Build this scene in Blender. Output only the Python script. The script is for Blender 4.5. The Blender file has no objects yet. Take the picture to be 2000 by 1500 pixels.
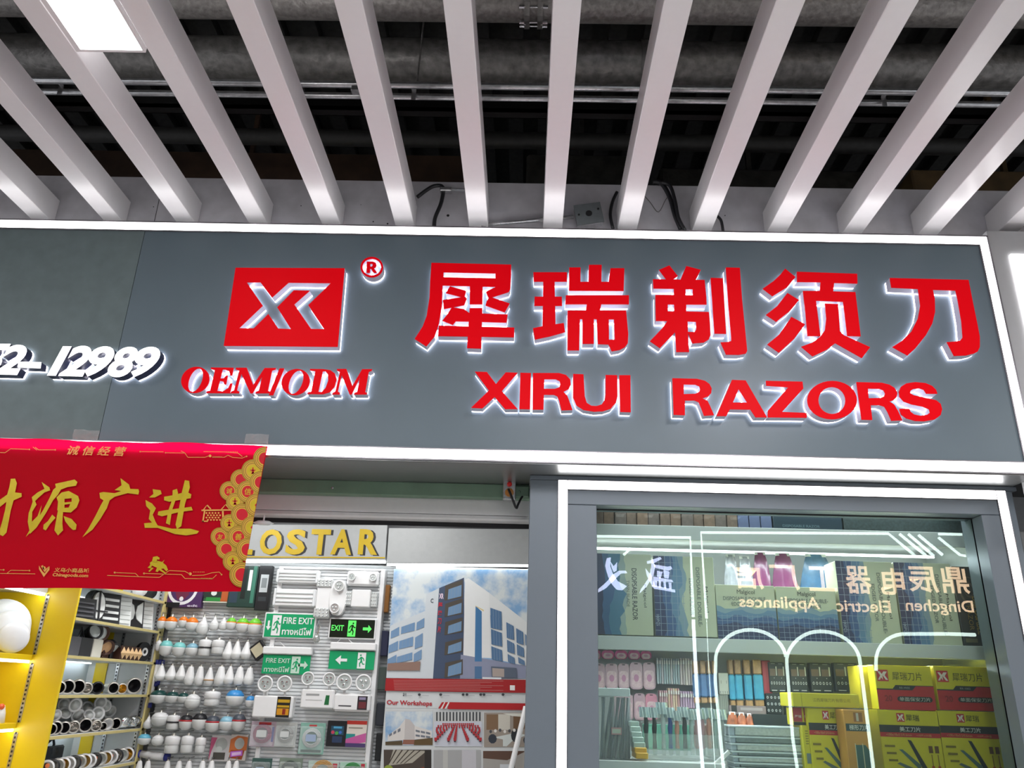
import bpy, math, random
from mathutils import Vector, Matrix
from mathutils.geometry import tessellate_polygon
random.seed(7)
sc = bpy.context.scene
COL = sc.collection
# ---------------------------------------------------------------- camera, world, light, exposure
FPX = 1556.4
YAW, PITCH, ROLL = (math.radians(a) for a in (-1.355, 21.128, 1.723))
CAM = Vector((0, -3.6, 1.5))
_f = Vector((math.sin(YAW)*math.cos(PITCH), math.cos(YAW)*math.cos(PITCH), math.sin(PITCH)))
_r = Vector((math.cos(YAW), -math.sin(YAW), 0)); _u = _r.cross(_f)
_c, _s = math.cos(ROLL), math.sin(ROLL)
CR, CU, CF = _c*_r + _s*_u, -_s*_r + _c*_u, _f
cam_data = bpy.data.cameras.new('camera'); cam = bpy.data.objects.new('camera', cam_data); COL.objects.link(cam)
cam_data.sensor_width = 36; cam_data.lens = FPX*36/2000; cam_data.clip_start = .05
cam.matrix_world = Matrix(((CR.x, CU.x, -CF.x, CAM.x), (CR.y, CU.y, -CF.y, CAM.y), (CR.z, CU.z, -CF.z, CAM.z), (0, 0, 0, 1)))
sc.camera = cam
world = bpy.data.worlds.new('world'); sc.world = world; world.use_nodes = True
bg = world.node_tree.nodes['Background']; bg.inputs[0].default_value = (.93, .95, 1, 1); bg.inputs[1].default_value = .42
vs = sc.view_settings; vs.view_transform = 'Standard'; vs.look = 'None'; vs.gamma = 1; vs.use_curve_mapping = False; vs.exposure = .79
sc.render.film_transparent = False
sc.cycles.max_bounces = 8; sc.cycles.transparent_max_bounces = 12; sc.cycles.sample_clamp_indirect = 6

def ray(px, py): return (px-1000)*CR - (py-750)*CU + FPX*CF
def P(px, py, y=0.0): d = ray(px, py); return CAM + d*((y-CAM.y)/d.y)
def PZ(px, py, z): d = ray(px, py); return CAM + d*((z-CAM.z)/d.z)
def PX(px, py, x): d = ray(px, py); return CAM + d*((x-CAM.x)/d.x)
def rect(x0, y0, x1, y1, y):
    cx, cy = (x0+x1)/2, (y0+y1)/2
    return P(x0, cy, y).x, P(x1, cy, y).x, P(cx, y1, y).z, P(cx, y0, y).z   # left right bottom top

def area_lamp(name, loc, rot, sx, sy, power, col=(1, 1, 1)):
    l = bpy.data.lights.new(name, 'AREA'); l.shape = 'RECTANGLE'; l.size = sx; l.size_y = sy; l.energy = power; l.color = col
    o = bpy.data.objects.new(name, l); COL.objects.link(o); o.location = loc; o.rotation_euler = rot; return o
# the corridor's other ceiling panel lamps and the shop's own ceiling lamps, all outside the frame
for i, (x, y) in enumerate(((-1.66, -4.6), (1.7, -2.6), (1.7, -5.2), (.2, -3.4), (-4.4, -2.6), (4.6, -2.6))):
    area_lamp('corridor_lamp', (x, y, 3.83), (0, 0, 0), .3, 1.2, 34, (1, .98, 1))
for x in (-2.0, -.9):
    area_lamp('shop_ceiling_lamp', (x, 1.0, 2.93), (0, 0, 0), .25, 1.1, 12)

# ---------------------------------------------------------------- materials
MATS = {}
def mat(name, col, rough=.5, metal=0.0, emit=0.0, ecol=None, var=.04, scale=30, spec=.5, bump=0.0, alpha=1, coat=0, trans=0):
    if name in MATS: return MATS[name]
    m = bpy.data.materials.new(name); m.use_nodes = True; MATS[name] = m
    nt = m.node_tree; b = nt.nodes['Principled BSDF']
    b.inputs['Roughness'].default_value = rough; b.inputs['Metallic'].default_value = metal
    b.inputs['Specular IOR Level'].default_value = spec; b.inputs['Alpha'].default_value = alpha
    b.inputs['Coat Weight'].default_value = coat; b.inputs['Transmission Weight'].default_value = trans
    tc = nt.nodes.new('ShaderNodeTexCoord'); nz = nt.nodes.new('ShaderNodeTexNoise'); nz.inputs['Scale'].default_value = scale
    nz.inputs['Detail'].default_value = 3; nt.links.new(tc.outputs['Object'], nz.inputs['Vector'])
    mr = nt.nodes.new('ShaderNodeMapRange'); mr.inputs[3].default_value = 1-var*2; mr.inputs[4].default_value = 1+var*2
    nt.links.new(nz.outputs[0], mr.inputs[0])
    mx = nt.nodes.new('ShaderNodeVectorMath'); mx.operation = 'SCALE'; mx.inputs[0].default_value = col[:3]
    nt.links.new(mr.outputs[0], mx.inputs['Scale']); nt.links.new(mx.outputs[0], b.inputs['Base Color'])
    if bump:
        bp = nt.nodes.new('ShaderNodeBump'); bp.inputs['Strength'].default_value = bump; bp.inputs['Distance'].default_value = .01
        nt.links.new(nz.outputs[0], bp.inputs['Height']); nt.links.new(bp.outputs[0], b.inputs['Normal'])
    if emit:
        b.inputs['Emission Color'].default_value = (*(ecol or col)[:3], 1); b.inputs['Emission Strength'].default_value = emit
    return m
def H(h, k=1.0):
    c = [int(h[i:i+2], 16)/255 for i in (0, 2, 4)]
    return tuple((v/12.92 if v <= .04045 else ((v+.055)/1.055)**2.4)*k for v in c)

# ---------------------------------------------------------------- mesh helpers
def tag(o, label=None, cat=None, group=None, kind=None):
    if label: o['label'] = label
    if cat: o['category'] = cat
    if group: o['group'] = group
    if kind: o['kind'] = kind
    return o
def wpos(o):
    v = Vector((0, 0, 0))
    while o is not None: v = v + o.location; o = o.parent
    return v
def thing(name, loc, label, cat, group=None):
    o = bpy.data.objects.new(name, None); COL.objects.link(o); o.location = loc; o.empty_display_size = .05
    return tag(o, label, cat, group)
def mk(name, V, F, m, parent=None, smooth=False, idx=None, base=True):
    V = [Vector(v) for v in V]
    lo = Vector((min(v.x for v in V), min(v.y for v in V), min(v.z for v in V))); hi = Vector((max(v.x for v in V), max(v.y for v in V), max(v.z for v in V)))
    o0 = Vector(((lo.x+hi.x)/2, (lo.y+hi.y)/2, lo.z))
    me = bpy.data.meshes.new(name); me.from_pydata([v-o0 for v in V], [], F)
    for a in (m if isinstance(m, (list, tuple)) else [m]): me.materials.append(a)
    if idx: me.polygons.foreach_set('material_index', idx)
    if smooth: me.polygons.foreach_set('use_smooth', [True]*len(me.polygons))
    me.update()
    o = bpy.data.objects.new(name, me); COL.objects.link(o)
    o.location = o0
    if parent is not None: o.parent = parent; o.location = o0 - wpos(parent)
    return o
BOXF = [(0, 3, 2, 1), (4, 5, 6, 7), (0, 1, 5, 4), (1, 2, 6, 5), (2, 3, 7, 6), (3, 0, 4, 7)]
def boxv(x0, x1, y0, y1, z0, z1): return [(x0, y0, z0), (x1, y0, z0), (x1, y1, z0), (x0, y1, z0), (x0, y0, z1), (x1, y0, z1), (x1, y1, z1), (x0, y1, z1)]
class B:
    """collects shapes for ONE mesh object"""
    def __init__(s): s.V = []; s.F = []; s.I = []
    def add(s, V, F, i=0):
        n = len(s.V); s.V += [Vector(v) for v in V]; s.F += [tuple(a+n for a in f) for f in F]; s.I += [i]*len(F); return s
    def box(s, x0, x1, y0, y1, z0, z1, i=0): return s.add(boxv(x0, x1, y0, y1, z0, z1), BOXF, i)
    def bbox(s, x0, x1, y0, y1, z0, z1, b=.004, i=0):      # box with chamfered edges
        b = min(b, (x1-x0)/3, (y1-y0)/3, (z1-z0)/3); V = []; idx = {}
        import bmesh
        bm = bmesh.new(); vs_ = [bm.verts.new(v) for v in boxv(x0, x1, y0, y1, z0, z1)]
        for f in BOXF: bm.faces.new([vs_[k] for k in f])
        bmesh.ops.bevel(bm, geom=list(bm.edges), offset=b, segments=1, affect='EDGES')
        bm.verts.index_update(); V = [v.co.copy() for v in bm.verts]; F = [[v.index for v in f.verts] for f in bm.faces]; bm.free()
        return s.add(V, F, i)
    def tube(s, pts, r, n=8, i=0, cap=True):
        pts = [Vector(p) for p in pts]; V = []; F = []
        up = None
        for k, p in enumerate(pts):
            d = (pts[min(k+1, len(pts)-1)]-pts[max(k-1, 0)]).normalized()
            if up is None: up = d.orthogonal().normalized()
            up = (up-d*up.dot(d)).normalized(); sd = d.cross(up)
            rr = r[k] if isinstance(r, (list, tuple)) else r
            for j in range(n): a = 2*math.pi*j/n; V.append(p+up*(rr*math.cos(a))+sd*(rr*math.sin(a)))
        for k in range(len(pts)-1):
            for j in range(n): F.append((k*n+j, k*n+(j+1) % n, (k+1)*n+(j+1) % n, (k+1)*n+j))
        if cap: F.append(tuple(range(n))[::-1]); F.append(tuple((len(pts)-1)*n+j for j in range(n)))
        return s.add(V, F, i)
    def lathe(s, prof, c, axis=(0, 0, 1), n=14, i=0, cap=True):    # prof: (radius, height) along axis
        ax = Vector(axis).normalized(); u = ax.orthogonal().normalized(); w = ax.cross(u); c = Vector(c); V = []; F = []
        for (r, h) in prof:
            for j in range(n): a = 2*math.pi*j/n; V.append(c+u*(r*math.cos(a))+w*(r*math.sin(a))+ax*h)
        for k in range(len(prof)-1):
            for j in range(n): F.append((k*n+j, k*n+(j+1) % n, (k+1)*n+(j+1) % n, (k+1)*n+j))
        if cap and prof[0][0] > 1e-6: F.append(tuple(range(n))[::-1])
        if cap and prof[-1][0] > 1e-6: F.append(tuple((len(prof)-1)*n+j for j in range(n)))
        return s.add(V, F, i)
    def prism(s, loops, fr, n0, n1, i=0, si=None):           # loops in frame coords (u,v); first outer, rest holes; n0 back, n1 front
        flat = [p for l in loops for p in l]; T = tessellate_polygon([[Vector((p[0], p[1], 0)) for p in l] for l in loops])
        m = len(flat)
        V = [fr.at(p[0], p[1], n1) for p in flat]
        s_ = len(s.V)
        F = []
        for t in T:
            a, b, c = (flat[k] for k in t); ar = (b[0]-a[0])*(c[1]-a[1])-(c[0]-a[0])*(b[1]-a[1])
            F.append(tuple(t) if ar > 0 else tuple(t)[::-1])
        s.add(V, F, i)
        if n0 is not None:
            V = [fr.at(p[0], p[1], n1) for p in flat]+[fr.at(p[0], p[1], n0) for p in flat]; F = []; k0 = 0
            for l in loops:
                L = len(l); 
                for j in range(L): a, b = k0+j, k0+(j+1) % L; F.append((a, b, b+m, a+m))
                k0 += L
            s.add(V, F, i if si is None else si)
        return s
    def mk(s, name, m, parent=None, smooth=False): return mk(name, s.V, s.F, m, parent, smooth, s.I if isinstance(m, (list, tuple)) else None)
class Fr:
    def __init__(s, O, U=(1, 0, 0), V=(0, 0, 1)):
        s.O = Vector(O); s.U = Vector(U).normalized(); s.W = Vector(V).normalized(); s.N = s.U.cross(s.W)
    def at(s, u, v, n=0): return s.O+s.U*u+s.W*v+s.N*n
def front(y): return Fr((0, y, 0))          # plane facing -Y: (x, z)
def pxs(pts, y): return [(q.x, q.z) for q in (P(a, b, y) for a, b in pts)]
def crop(ox, oy, k): return lambda pts: [(ox+x/k, oy+y/k) for x, y in pts]
def ell(cx, cy, rx, ry, n=24, sh=0.0, a0=0): return [(cx+rx*math.cos(a0+2*math.pi*k/n)-sh*ry*math.sin(a0+2*math.pi*k/n), cy+ry*math.sin(a0+2*math.pi*k/n)) for k in range(n)]
_TX = {}
def glyphs(body, bold=0.0, shear=0.0, space=1.0, extrude=0.0, res=3):
    key = (body, bold, shear, space, extrude, res)
    if key in _TX: return _TX[key]
    t = bpy.data.curves.new('t', 'FONT'); t.body = body; t.offset = bold; t.shear = shear; t.space_character = space; t.extrude = extrude; t.resolution_u = res
    o = bpy.data.objects.new('t', t); COL.objects.link(o); dg = bpy.context.evaluated_depsgraph_get()
    me = bpy.data.meshes.new_from_object(o.evaluated_get(dg)); V = [v.co.copy() for v in me.vertices]; Fc = [tuple(p.vertices) for p in me.polygons]; N = [p.normal.copy() for p in me.polygons]
    bpy.data.objects.remove(o); bpy.data.curves.remove(t); bpy.data.meshes.remove(me)
    x0, x1, y0, y1 = min(v.x for v in V), max(v.x for v in V), min(v.y for v in V), max(v.y for v in V)
    V = [((v.x-x0)/(x1-x0), (v.y-y0)/(y1-y0), v.z) for v in V]
    _TX[key] = (V, Fc, N, (x1-x0)/(y1-y0)); return _TX[key]
def text(parent, body, fr, u0, v0, u1, v1, m, n=.001, bold=.02, shear=0, space=1, rot=0, name='lettering', flip=False, bag=None, i=0):
    """flat printed text filling the frame rectangle; rot=1: reading downwards"""
    V, Fc, N, asp = glyphs(body, bold, shear, space)
    W = []
    for a, b, _ in V:
        if flip: a = 1-a
        if rot == 1: a, b = b, 1-a
        W.append(fr.at(u0+(u1-u0)*a, v0+(v1-v0)*b, n))
    if flip: Fc = [f[::-1] for f in Fc]
    if bag is not None: bag.add(W, Fc, i); return bag
    return mk(name, W, Fc, m, parent)
# ---------------------------------------------------------------- shared materials
M_slat = mat('white_aluminium', (.84, .81, .82), .28, var=.01, spec=.5)
M_frame = mat('brushed_trim', H('8f8c90'), .3, .7, var=.03)
M_led = mat('led_white', (1, 1, 1), emit=4.5, ecol=(1, .99, 1))
M_ledthin = mat('led_tube_white', (1, 1, 1), emit=5, ecol=(.93, .98, 1))
M_glow = mat('letter_backlight', (1, 1, 1), emit=3.4, ecol=(.90, .86, 1))
M_ret = mat('letter_return', (.66, .63, .72), .3, .15, var=.02)
M_red = mat('letter_red_face', (.62, .0, .004), .45, emit=.16, ecol=(1, .0, .008), var=.005, spec=.08)
M_board = mat('fascia_blue_grey', (.135, .18, .21), .40, var=.03, scale=4)
M_boardg = mat('fascia_green_grey', (.15, .195, .20), .55, var=.10, scale=14)
M_dark = mat('black_gap', (.008, .008, .009), .8)
M_black = mat('black_plastic', (.015, .015, .018), .4)
M_white = mat('white_plastic', (.78, .78, .78), .35, var=.01)
M_grey = mat('window_frame_grey', (.165, .195, .225), .38, .15, var=.02, scale=5)
M_steel = mat('galvanised_steel', (.55, .55, .56), .26, .85, var=.2, scale=40, bump=.1)
M_pipe = mat('dusty_pipe', (.21, .20, .19), .42, .5, var=.4, scale=22, bump=.6)
M_plaster = mat('dusty_plaster', (.56, .54, .57), .8, var=.14, scale=9, bump=.1)
M_chrome = mat('chrome', (.75, .77, .78), .12, 1.0, var=.02)

# ---------------------------------------------------------------- the setting
def structure(name, b, m, parent=None, label=None):
    o = b.mk(name, m, parent)
    if parent is None: o['kind'] = 'structure'
    if label: o['label'] = label
    return o
structure('floor', B().box(-9, 9, -7.2, 3.2, -.1, 0), mat('floor_tile', (.42, .41, .40), .3, var=.05, scale=3), label='pale polished floor of the corridor and shop')
structure('wall_opposite', B().box(-9, 9, -7.15, -7.0, 0, 5.6), mat('opposite_wall', (.20, .22, .22), .6), label='grey shop front wall across the corridor')
structure('wall_back', B().box(-9, 9, 2.25, 2.4, 0, 5.6), mat('back_wall_white', (.52, .53, .54), .6), label='back wall of the shop behind the slatted panels')
# corrugated roof deck far above the slats
b = B(); x = -9
while x < 9:
    b.box(x, x+.11, -7.1, 2.3, 5.42, 5.5); b.box(x+.11, x+.22, -7.1, 2.3, 5.5, 5.56); x += .22
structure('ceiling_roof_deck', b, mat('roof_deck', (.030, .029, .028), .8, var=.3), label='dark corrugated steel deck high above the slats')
structure('wall_upper', B().bbox(-4.6, 4.6, .17, .24, 3.70, 4.17, .003), M_plaster, label='dusty white wall strip behind the slat ends above the sign')
wu = bpy.data.objects['wall_upper']
b = B()
for (px, py, r) in ((875, 421, .008), (729, 433, .004), (757, 437, .005), (588, 402, .003), (1416, 421, .003), (705, 400, .002), (300, 404, .003), (640, 425, .003)):
    q = P(px, py, .168); b.lathe([(r, 0), (r, .001)], (q.x, q.y, q.z), (0, -1, 0), 10)
b.mk('drill_hole', M_dark, wu)['kind'] = 'stuff'
b = B(); q0 = P(309, 398, .1695); b.box(q0.x-.001, q0.x+.0015, .1685, .1702, 3.72, q0.z+.1); b.mk('panel_joint', M_dark, wu)

# slatted ceiling
ceil = thing('ceiling', (0, -3, 3.85), 'open ceiling of long white aluminium slats hung below dark pipework', None); ceil['kind'] = 'structure'
del ceil['label']; ceil['label'] = 'open ceiling of long white aluminium slats hung below dark pipework'
proto = None
for k in range(-8, 8):
    x0 = .055+.402*k
    if proto is None:
        b = B(); b.bbox(x0, x0+.104, -7.0, .168, 3.85, 4.0, .0025)
        proto = b.mk('slat', M_slat, ceil)
    else:
        o = proto.copy(); COL.objects.link(o); o.parent = ceil; o.location = proto.location+Vector((.402*(k+8), 0, 0))
for yy, zz in ((-.62, 4.02), (-2.2, 4.02)):
    b = B(); b.box(-4.5, 4.5, yy, yy+.045, zz-.02, zz+.0); b.box(-4.5, 4.5, yy, yy+.004, zz-.02, zz+.04); b.box(-4.5, 4.5, yy+.041, yy+.045, zz-.02, zz+.04)
    b.mk('carrier_rail', mat('black_rail', (.004, .004, .004), .9, spec=.1), ceil)

# ceiling panel lamp at the top left
q0 = PZ(150, 97, 3.835); q1 = PZ(286, 100, 3.835)
lx0, lx1, ly = q0.x, q1.x, (q0.y+q1.y)/2
lamp = thing('ceiling_lamp', ((lx0+lx1)/2, ly-.6, 3.83), 'glowing white rectangular panel lamp set between the ceiling slats', 'lamp')
b = B()
for a in ((lx0, lx0+.022, ly-1.2, ly), (lx1-.008, lx1, ly-1.2, ly), (lx0+.022, lx1-.008, ly-.012, ly), (lx0+.022, lx1-.008, ly-1.2, ly-1.188)): b.box(a[0], a[1], a[2], a[3], 3.826, 3.849)
b.mk('frame', M_slat, lamp)
B().box(lx0+.022, lx1-.008, ly-1.188, ly-.012, 3.832, 3.846).mk('diffuser', mat('lamp_diffuser', (1, 1, 1), emit=6, ecol=(1, 1, 1)), lamp)

# pipes and conduits above the slats
def pipe(name, y, z, r, m, label, cat='pipe', n=20, seams=()):
    b = B(); b.tube([(-6, y, z), (6, y, z)], r, n)
    o = b.mk(name, m, None, True); return tag(o, label, cat)
def yz(px, py, z): return PZ(px, py, z).y
big = thing('round_duct', (0, yz(1000, 122, 4.95), 4.95), 'wide dusty round duct crossing behind the twin conduits', 'duct')
B().tube([(-6, big.location.y, 4.95), (6, big.location.y, 4.95)], .128, 28).mk('shell', M_pipe, big, True)
for x in (-2.2, .62, 1.9): B().lathe([(.136, -.02), (.136, .02)], (x, big.location.y, 4.95), (1, 0, 0), 28).mk('band', M_pipe, big, True)
top = thing('round_duct', (0, yz(1000, 5, 4.95), 4.95), 'scuffed round pipe along the top edge with a bolted flange', 'duct')
B().tube([(-6, top.location.y, 4.95), (6, top.location.y, 4.95)], .10, 28).mk('shell', mat('scuffed_pipe', (.30, .28, .265), .42, .4, var=.35, scale=35, bump=.6), top, True)
fx = PZ(1042, 30, 4.85).x
for dx in (-.035, .035):
    B().lathe([(.13, -.014), (.13, .014)], (fx+dx, top.location.y, 4.95), (1, 0, 0), 24).mk('flange', M_pipe, top)
b = B()
for a in range(8):
    an = a*math.pi/4+.2; b.lathe([(.009, -.075), (.009, -.05), (.014, -.05), (.014, -.04), (.005, -.04), (.005, .04), (.014, .04), (.014, .05), (.009, .05), (.009, .075)], (fx, top.location.y+.116*math.cos(an), 4.95+.116*math.sin(an)), (1, 0, 0), 6)
b.mk('bolt', M_steel, top)
zc = 4.42
y1, y2 = yz(1000, 169, zc), yz(1000, 192, zc)
c1 = pipe('conduit', y1, zc, .0185, M_steel, 'thin galvanised conduit, rear one of the close pair above the slats', 'conduit', 14)
c2 = pipe('conduit', y2, zc, .0185, M_steel, 'thin galvanised conduit, front one of the close pair above the slats', 'conduit', 14)
b = B(); q = PZ(702, 165, zc); b.bbox(q.x-.04, q.x+.045, y1-.01, y1+.03, zc-.045, zc+.02)
tag(b.mk('junction_box', M_steel), 'small grey steel box clipped to the rear conduit', 'electrical box')
for i, (px, py) in enumerate(((128, 185), (806, 170), (1738, 175))):
    q = PZ(px, py, zc); t = thing('hanger', (q.x, y1, zc), ('steel rod hanger at the left end of the twin conduits', 'steel rod hanger gripping the middle of the twin conduits', 'steel rod hanger at the right end of the twin conduits')[i], 'hanger')
    B().tube([(q.x, y1+.02, zc+.02), (q.x, y1+.13, zc+.12), (q.x+.01, y1+.13, 5.42)], .005, 6).mk('rod', M_pipe, t)
    b = B(); b.box(q.x-.012, q.x+.012, y2-.03, y1+.03, zc+.019, zc+.026); b.box(q.x-.012, q.x+.012, y2-.03, y2-.024, zc-.06, zc+.02); b.lathe([(.012, 0), (.012, .014)], (q.x, y2-.027, zc-.075), (0, 0, 1), 6); b.mk('clamp', M_steel, t)
for i, (px, py, z, r, l) in enumerate(((560, 268, 4.6, .05, 'slim dark pipe behind the black ceiling rail'),)):
    tag(B().tube([(-6, yz(px, py, z), z), (6, yz(px, py, z), z)], r, 14).mk('pipe', mat('near_black_pipe', (.02, .019, .018), .6, .3, var=.3), None, True), l, 'pipe')
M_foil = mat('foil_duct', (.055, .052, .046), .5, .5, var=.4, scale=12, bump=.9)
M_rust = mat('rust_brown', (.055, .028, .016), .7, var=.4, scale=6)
tag(B().bbox(-4.4, -.35, .9, 1.3, 4.62, 4.9).box(-2, -1.97, 1.0, 1.03, 4.9, 5.418).mk('air_duct', M_rust), 'rusty brown rectangular duct in the dark behind the slats', 'duct')
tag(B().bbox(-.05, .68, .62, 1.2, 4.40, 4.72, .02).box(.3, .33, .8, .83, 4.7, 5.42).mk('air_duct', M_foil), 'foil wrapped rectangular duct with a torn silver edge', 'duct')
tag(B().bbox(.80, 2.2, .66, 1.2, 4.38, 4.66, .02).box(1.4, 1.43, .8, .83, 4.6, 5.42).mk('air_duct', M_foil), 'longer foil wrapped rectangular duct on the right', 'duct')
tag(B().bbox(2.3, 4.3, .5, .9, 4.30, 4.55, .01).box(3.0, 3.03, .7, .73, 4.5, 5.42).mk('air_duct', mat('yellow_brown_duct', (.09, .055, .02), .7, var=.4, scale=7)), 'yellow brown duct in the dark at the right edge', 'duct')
# grey junction box with conduit and loose cables on the upper wall
q = P(1150, 418, .1)
jb = thing('junction_box', (q.x, .12, q.z-.07), 'square grey junction box tilted against the wall above the sign', 'electrical box')
fr = Fr((q.x, .1, q.z), (math.cos(.18), 0, math.sin(.18)), (-math.sin(.18), 0, math.cos(.18)))
b = B(); b.prism([[(-.07, -.06), (.07, -.06), (.07, .06), (-.07, .06)]], fr, -.045, .0); b.mk('body', M_steel, jb)
b = B(); b.prism([[(-.073, -.063), (.073, -.063), (.073, .063), (-.073, .063)]], fr, .0, .006)
b.mk('cover', mat('box_cover_grey', (.22, .24, .25), .45, .5, var=.1), jb)
b = B()
for u, v, r in ((0, 0, .018), (-.055, .0, .006), (.055, .02, .006)): b.prism([ell(u, v, r, r, 10)], fr, .006, .009)
b.mk('knockout', M_dark, jb)['kind'] = 'stuff'
a, c = P(940, 440, .12), P(1120, 424, .12)
tag(B().tube([(a.x, .12, a.z), (c.x, .12, c.z)], .011, 10).mk('conduit', M_steel, None, True), 'short steel conduit rising to the square junction box', 'conduit')
def cable(pts, r, label, m=M_black, name='cable', y=.13):
    W = []
    P3 = [P(a, b_, y if len(rest) == 0 else rest[0]) for a, b_, *rest in pts]
    for k in range(len(P3)-1):                       # Catmull-Rom
        p0, p1, p2, p3 = P3[max(k-1, 0)], P3[k], P3[k+1], P3[min(k+2, len(P3)-1)]
        for t in (0, .25, .5, .75): W.append(.5*((2*p1)+(p2-p0)*t+(2*p0-5*p1+4*p2-p3)*t*t+(3*p1-p0-3*p2+p3)*t**3))
    W.append(P3[-1]); return tag(B().tube(W, r, 8).mk(name, m, None, True), label, 'cable')
cable([(815, 385), (835, 370), (850, 363), (865, 366), (862, 395), (850, 425), (848, 445)], .011, 'thick black cable looping down the upper wall left of centre')
cable([(1275, 355), (1292, 358), (1308, 385), (1318, 420), (1330, 448)], .013, 'black cable falling from the foil duct, left of the pair')
cable([(1290, 356), (1308, 362), (1318, 390), (1325, 425), (1338, 450)], .010, 'black cable falling from the foil duct, right of the pair', y=.105)
cable([(1205, 375), (1196, 395), (1192, 420), (1197, 446)], .009, 'thin black cable curving beside the square junction box')
cable([(1398, 420), (1408, 430), (1412, 450)], .008, 'short black cable end poking over the sign near the third slat')
cable([(1258, 382, .16), (1270, 395, .16), (1286, 414, .16), (1300, 390, .16), (1308, 382, .16)], .002, 'thin bent wire hooked on the upper wall', M_pipe, 'wire')
q = P(870, 370, .12); tag(B().bbox(q.x-.03, q.x+.035, .11, .15, q.z-.012, q.z+.012).tube([(q.x+.03, .12, q.z), (q.x+.16, .12, q.z-.004)], .009, 8).mk('conduit_elbow', M_steel), 'steel conduit fitting with a bolt on top of the upper wall', 'conduit fitting')

# ---------------------------------------------------------------- fascia (sign box)
XR, ZB, ZT = 2.297, 2.556, 3.712
fas = thing('sign_board', (0, .1, 2.5), 'long grey metal sign board with a light strip around it', 'sign board')
B().box(-4.6, 2.345, .012, .14, 2.499, 3.762).mk('box', M_grey, fas)
B().box(-2.041, XR, 0, .012, ZB, ZT).mk('panel', M_board, fas)['label'] = 'blue grey panel behind the red letters'
B().box(-4.6, -2.044, 0, .012, ZB, ZT).mk('panel', M_boardg, fas)['label'] = 'greenish grey panel at the left end'
b = B()
for x0, x1, z0, z1 in ((-4.6, XR, ZT-.004, ZT+.002), (-4.6, 2.345, 2.499, 2.506), (-4.6, XR, ZB-.002, ZB+.003), (XR-.003, XR+.003, ZB, ZT), (2.341, 2.349, 2.5, 3.768)): b.box(x0, x1, -.008, .013, z0, z1)
b.box(-4.6, 2.345, -.008, -.0035, 3.760, 3.768); b.mk('edge_trim', M_frame, fas)
b = B(); b.box(-4.6, 2.341, -.003, .011, ZT+.002, 3.763); tag(b.mk('light_strip', M_led, fas), 'long glowing strip along the top edge')
b = B(); b.box(-4.6, 2.341, -.003, .011, 2.506, ZB-.002); tag(b.mk('light_strip', M_led, fas), 'long glowing strip along the bottom edge')
b = B(); b.box(XR+.003, 2.341, -.003, .011, ZB-.002, ZT+.002); tag(b.mk('light_strip', M_led, fas), 'upright glowing strip at the right end')
M_soffit = mat('soffit_metal', (.30, .31, .31), .33, .7, var=.02)
B().box(-4.6, 2.345, .0, .42, 2.4945, 2.4985).mk('soffit', M_soffit, fas)
# neighbouring shop's sign at the right edge
nb = thing('sign_board', (3.2, .1, 2.5), 'pale grey sign board of the next shop at the right edge', 'sign board')
B().box(2.352, 4.6, .0, .14, 2.3, 3.80).mk('panel', mat('neighbour_grey', (.42, .42, .43), .45, var=.02), nb)
q = P(1972, 498, 0); zt, xl = q.z, q.x
b = B(); b.box(xl, 4.5, -.01, .0, zt-.055, zt); b.box(xl, xl+.05, -.01, .0, 2.4, zt-.055); b.mk('light_strip', M_led, nb)

# ---------------------------------------------------------------- raised letters
ZF = -.062
def letter(name, cvt, loops_list, label, group, face=M_red, cat='sign letter', yf=ZF, wallglow=True):
    """each entry is [outer, hole...] in crop pixels; strokes of one letter may overlap"""
    PL = [[pxs(cvt(l), yf) for l in loops] for loops in loops_list]
    allp = [p for loops in PL for p in loops[0]]
    t = thing(name, (sum(p[0] for p in allp)/len(allp), 0, min(p[1] for p in allp)), label, cat, group)
    f = front(0); b1, b2, b3 = B(), B(), B()
    for loops in PL:
        b1.prism(loops, f, -yf-.004, -yf+.0004*PL.index(loops))
        b2.prism(loops, f, .013, -yf-.004)
        b3.prism(loops, f, .0005, .013)
    b1.mk('face', face, t); b2.mk('return', M_ret if face is M_red else mat('letter_return_dark', (.02, .022, .06), .3), t); b3.mk('backlight', M_glow, t)
    return t
c4, c5, c6, c7 = crop(780, 470, 3.948), crop(1220, 470, 3.948), crop(1560, 470, 3.948), crop(330, 480, 4.285)
G1 = 'large red characters on the sign'
letter('sign_character', c4, [
 [[(247,170),(862,184),(862,255),(742,252),(742,290),(852,292),(852,357),(742,355),(340,345),(333,345),(328,500),(305,640),(270,740),(207,815),(118,757),(180,660),(210,580),(232,440),(238,300)], [(341,243),(741,252),(741,289),(340,281)]],
 [[(742,250),(862,250),(855,372),(845,392),(820,362),(742,357)]],
 [[(545,300),(643,300),(640,490),(542,490)]],
 [[(390,352),(515,388),(500,440),(358,405)]],
 [[(335,458),(505,433),(520,447),(500,497),(343,527)]],
 [[(780,340),(830,360),(845,395),(690,445),(677,420),(668,395)]],
 [[(690,445),(715,440),(850,485),(812,553),(665,500),(672,470)]],
 [[(405,515),(500,530),(540,560),(835,570),(826,632),(540,624),(435,622),(412,650),(332,618),(370,570)]],
 [[(542,522),(640,522),(630,832),(522,828)]],
 [[(305,657),(887,672),(884,745),(298,735)]]], 'red backlit Chinese character, first and leftmost of the five large ones', G1, cat='sign character')
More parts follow.
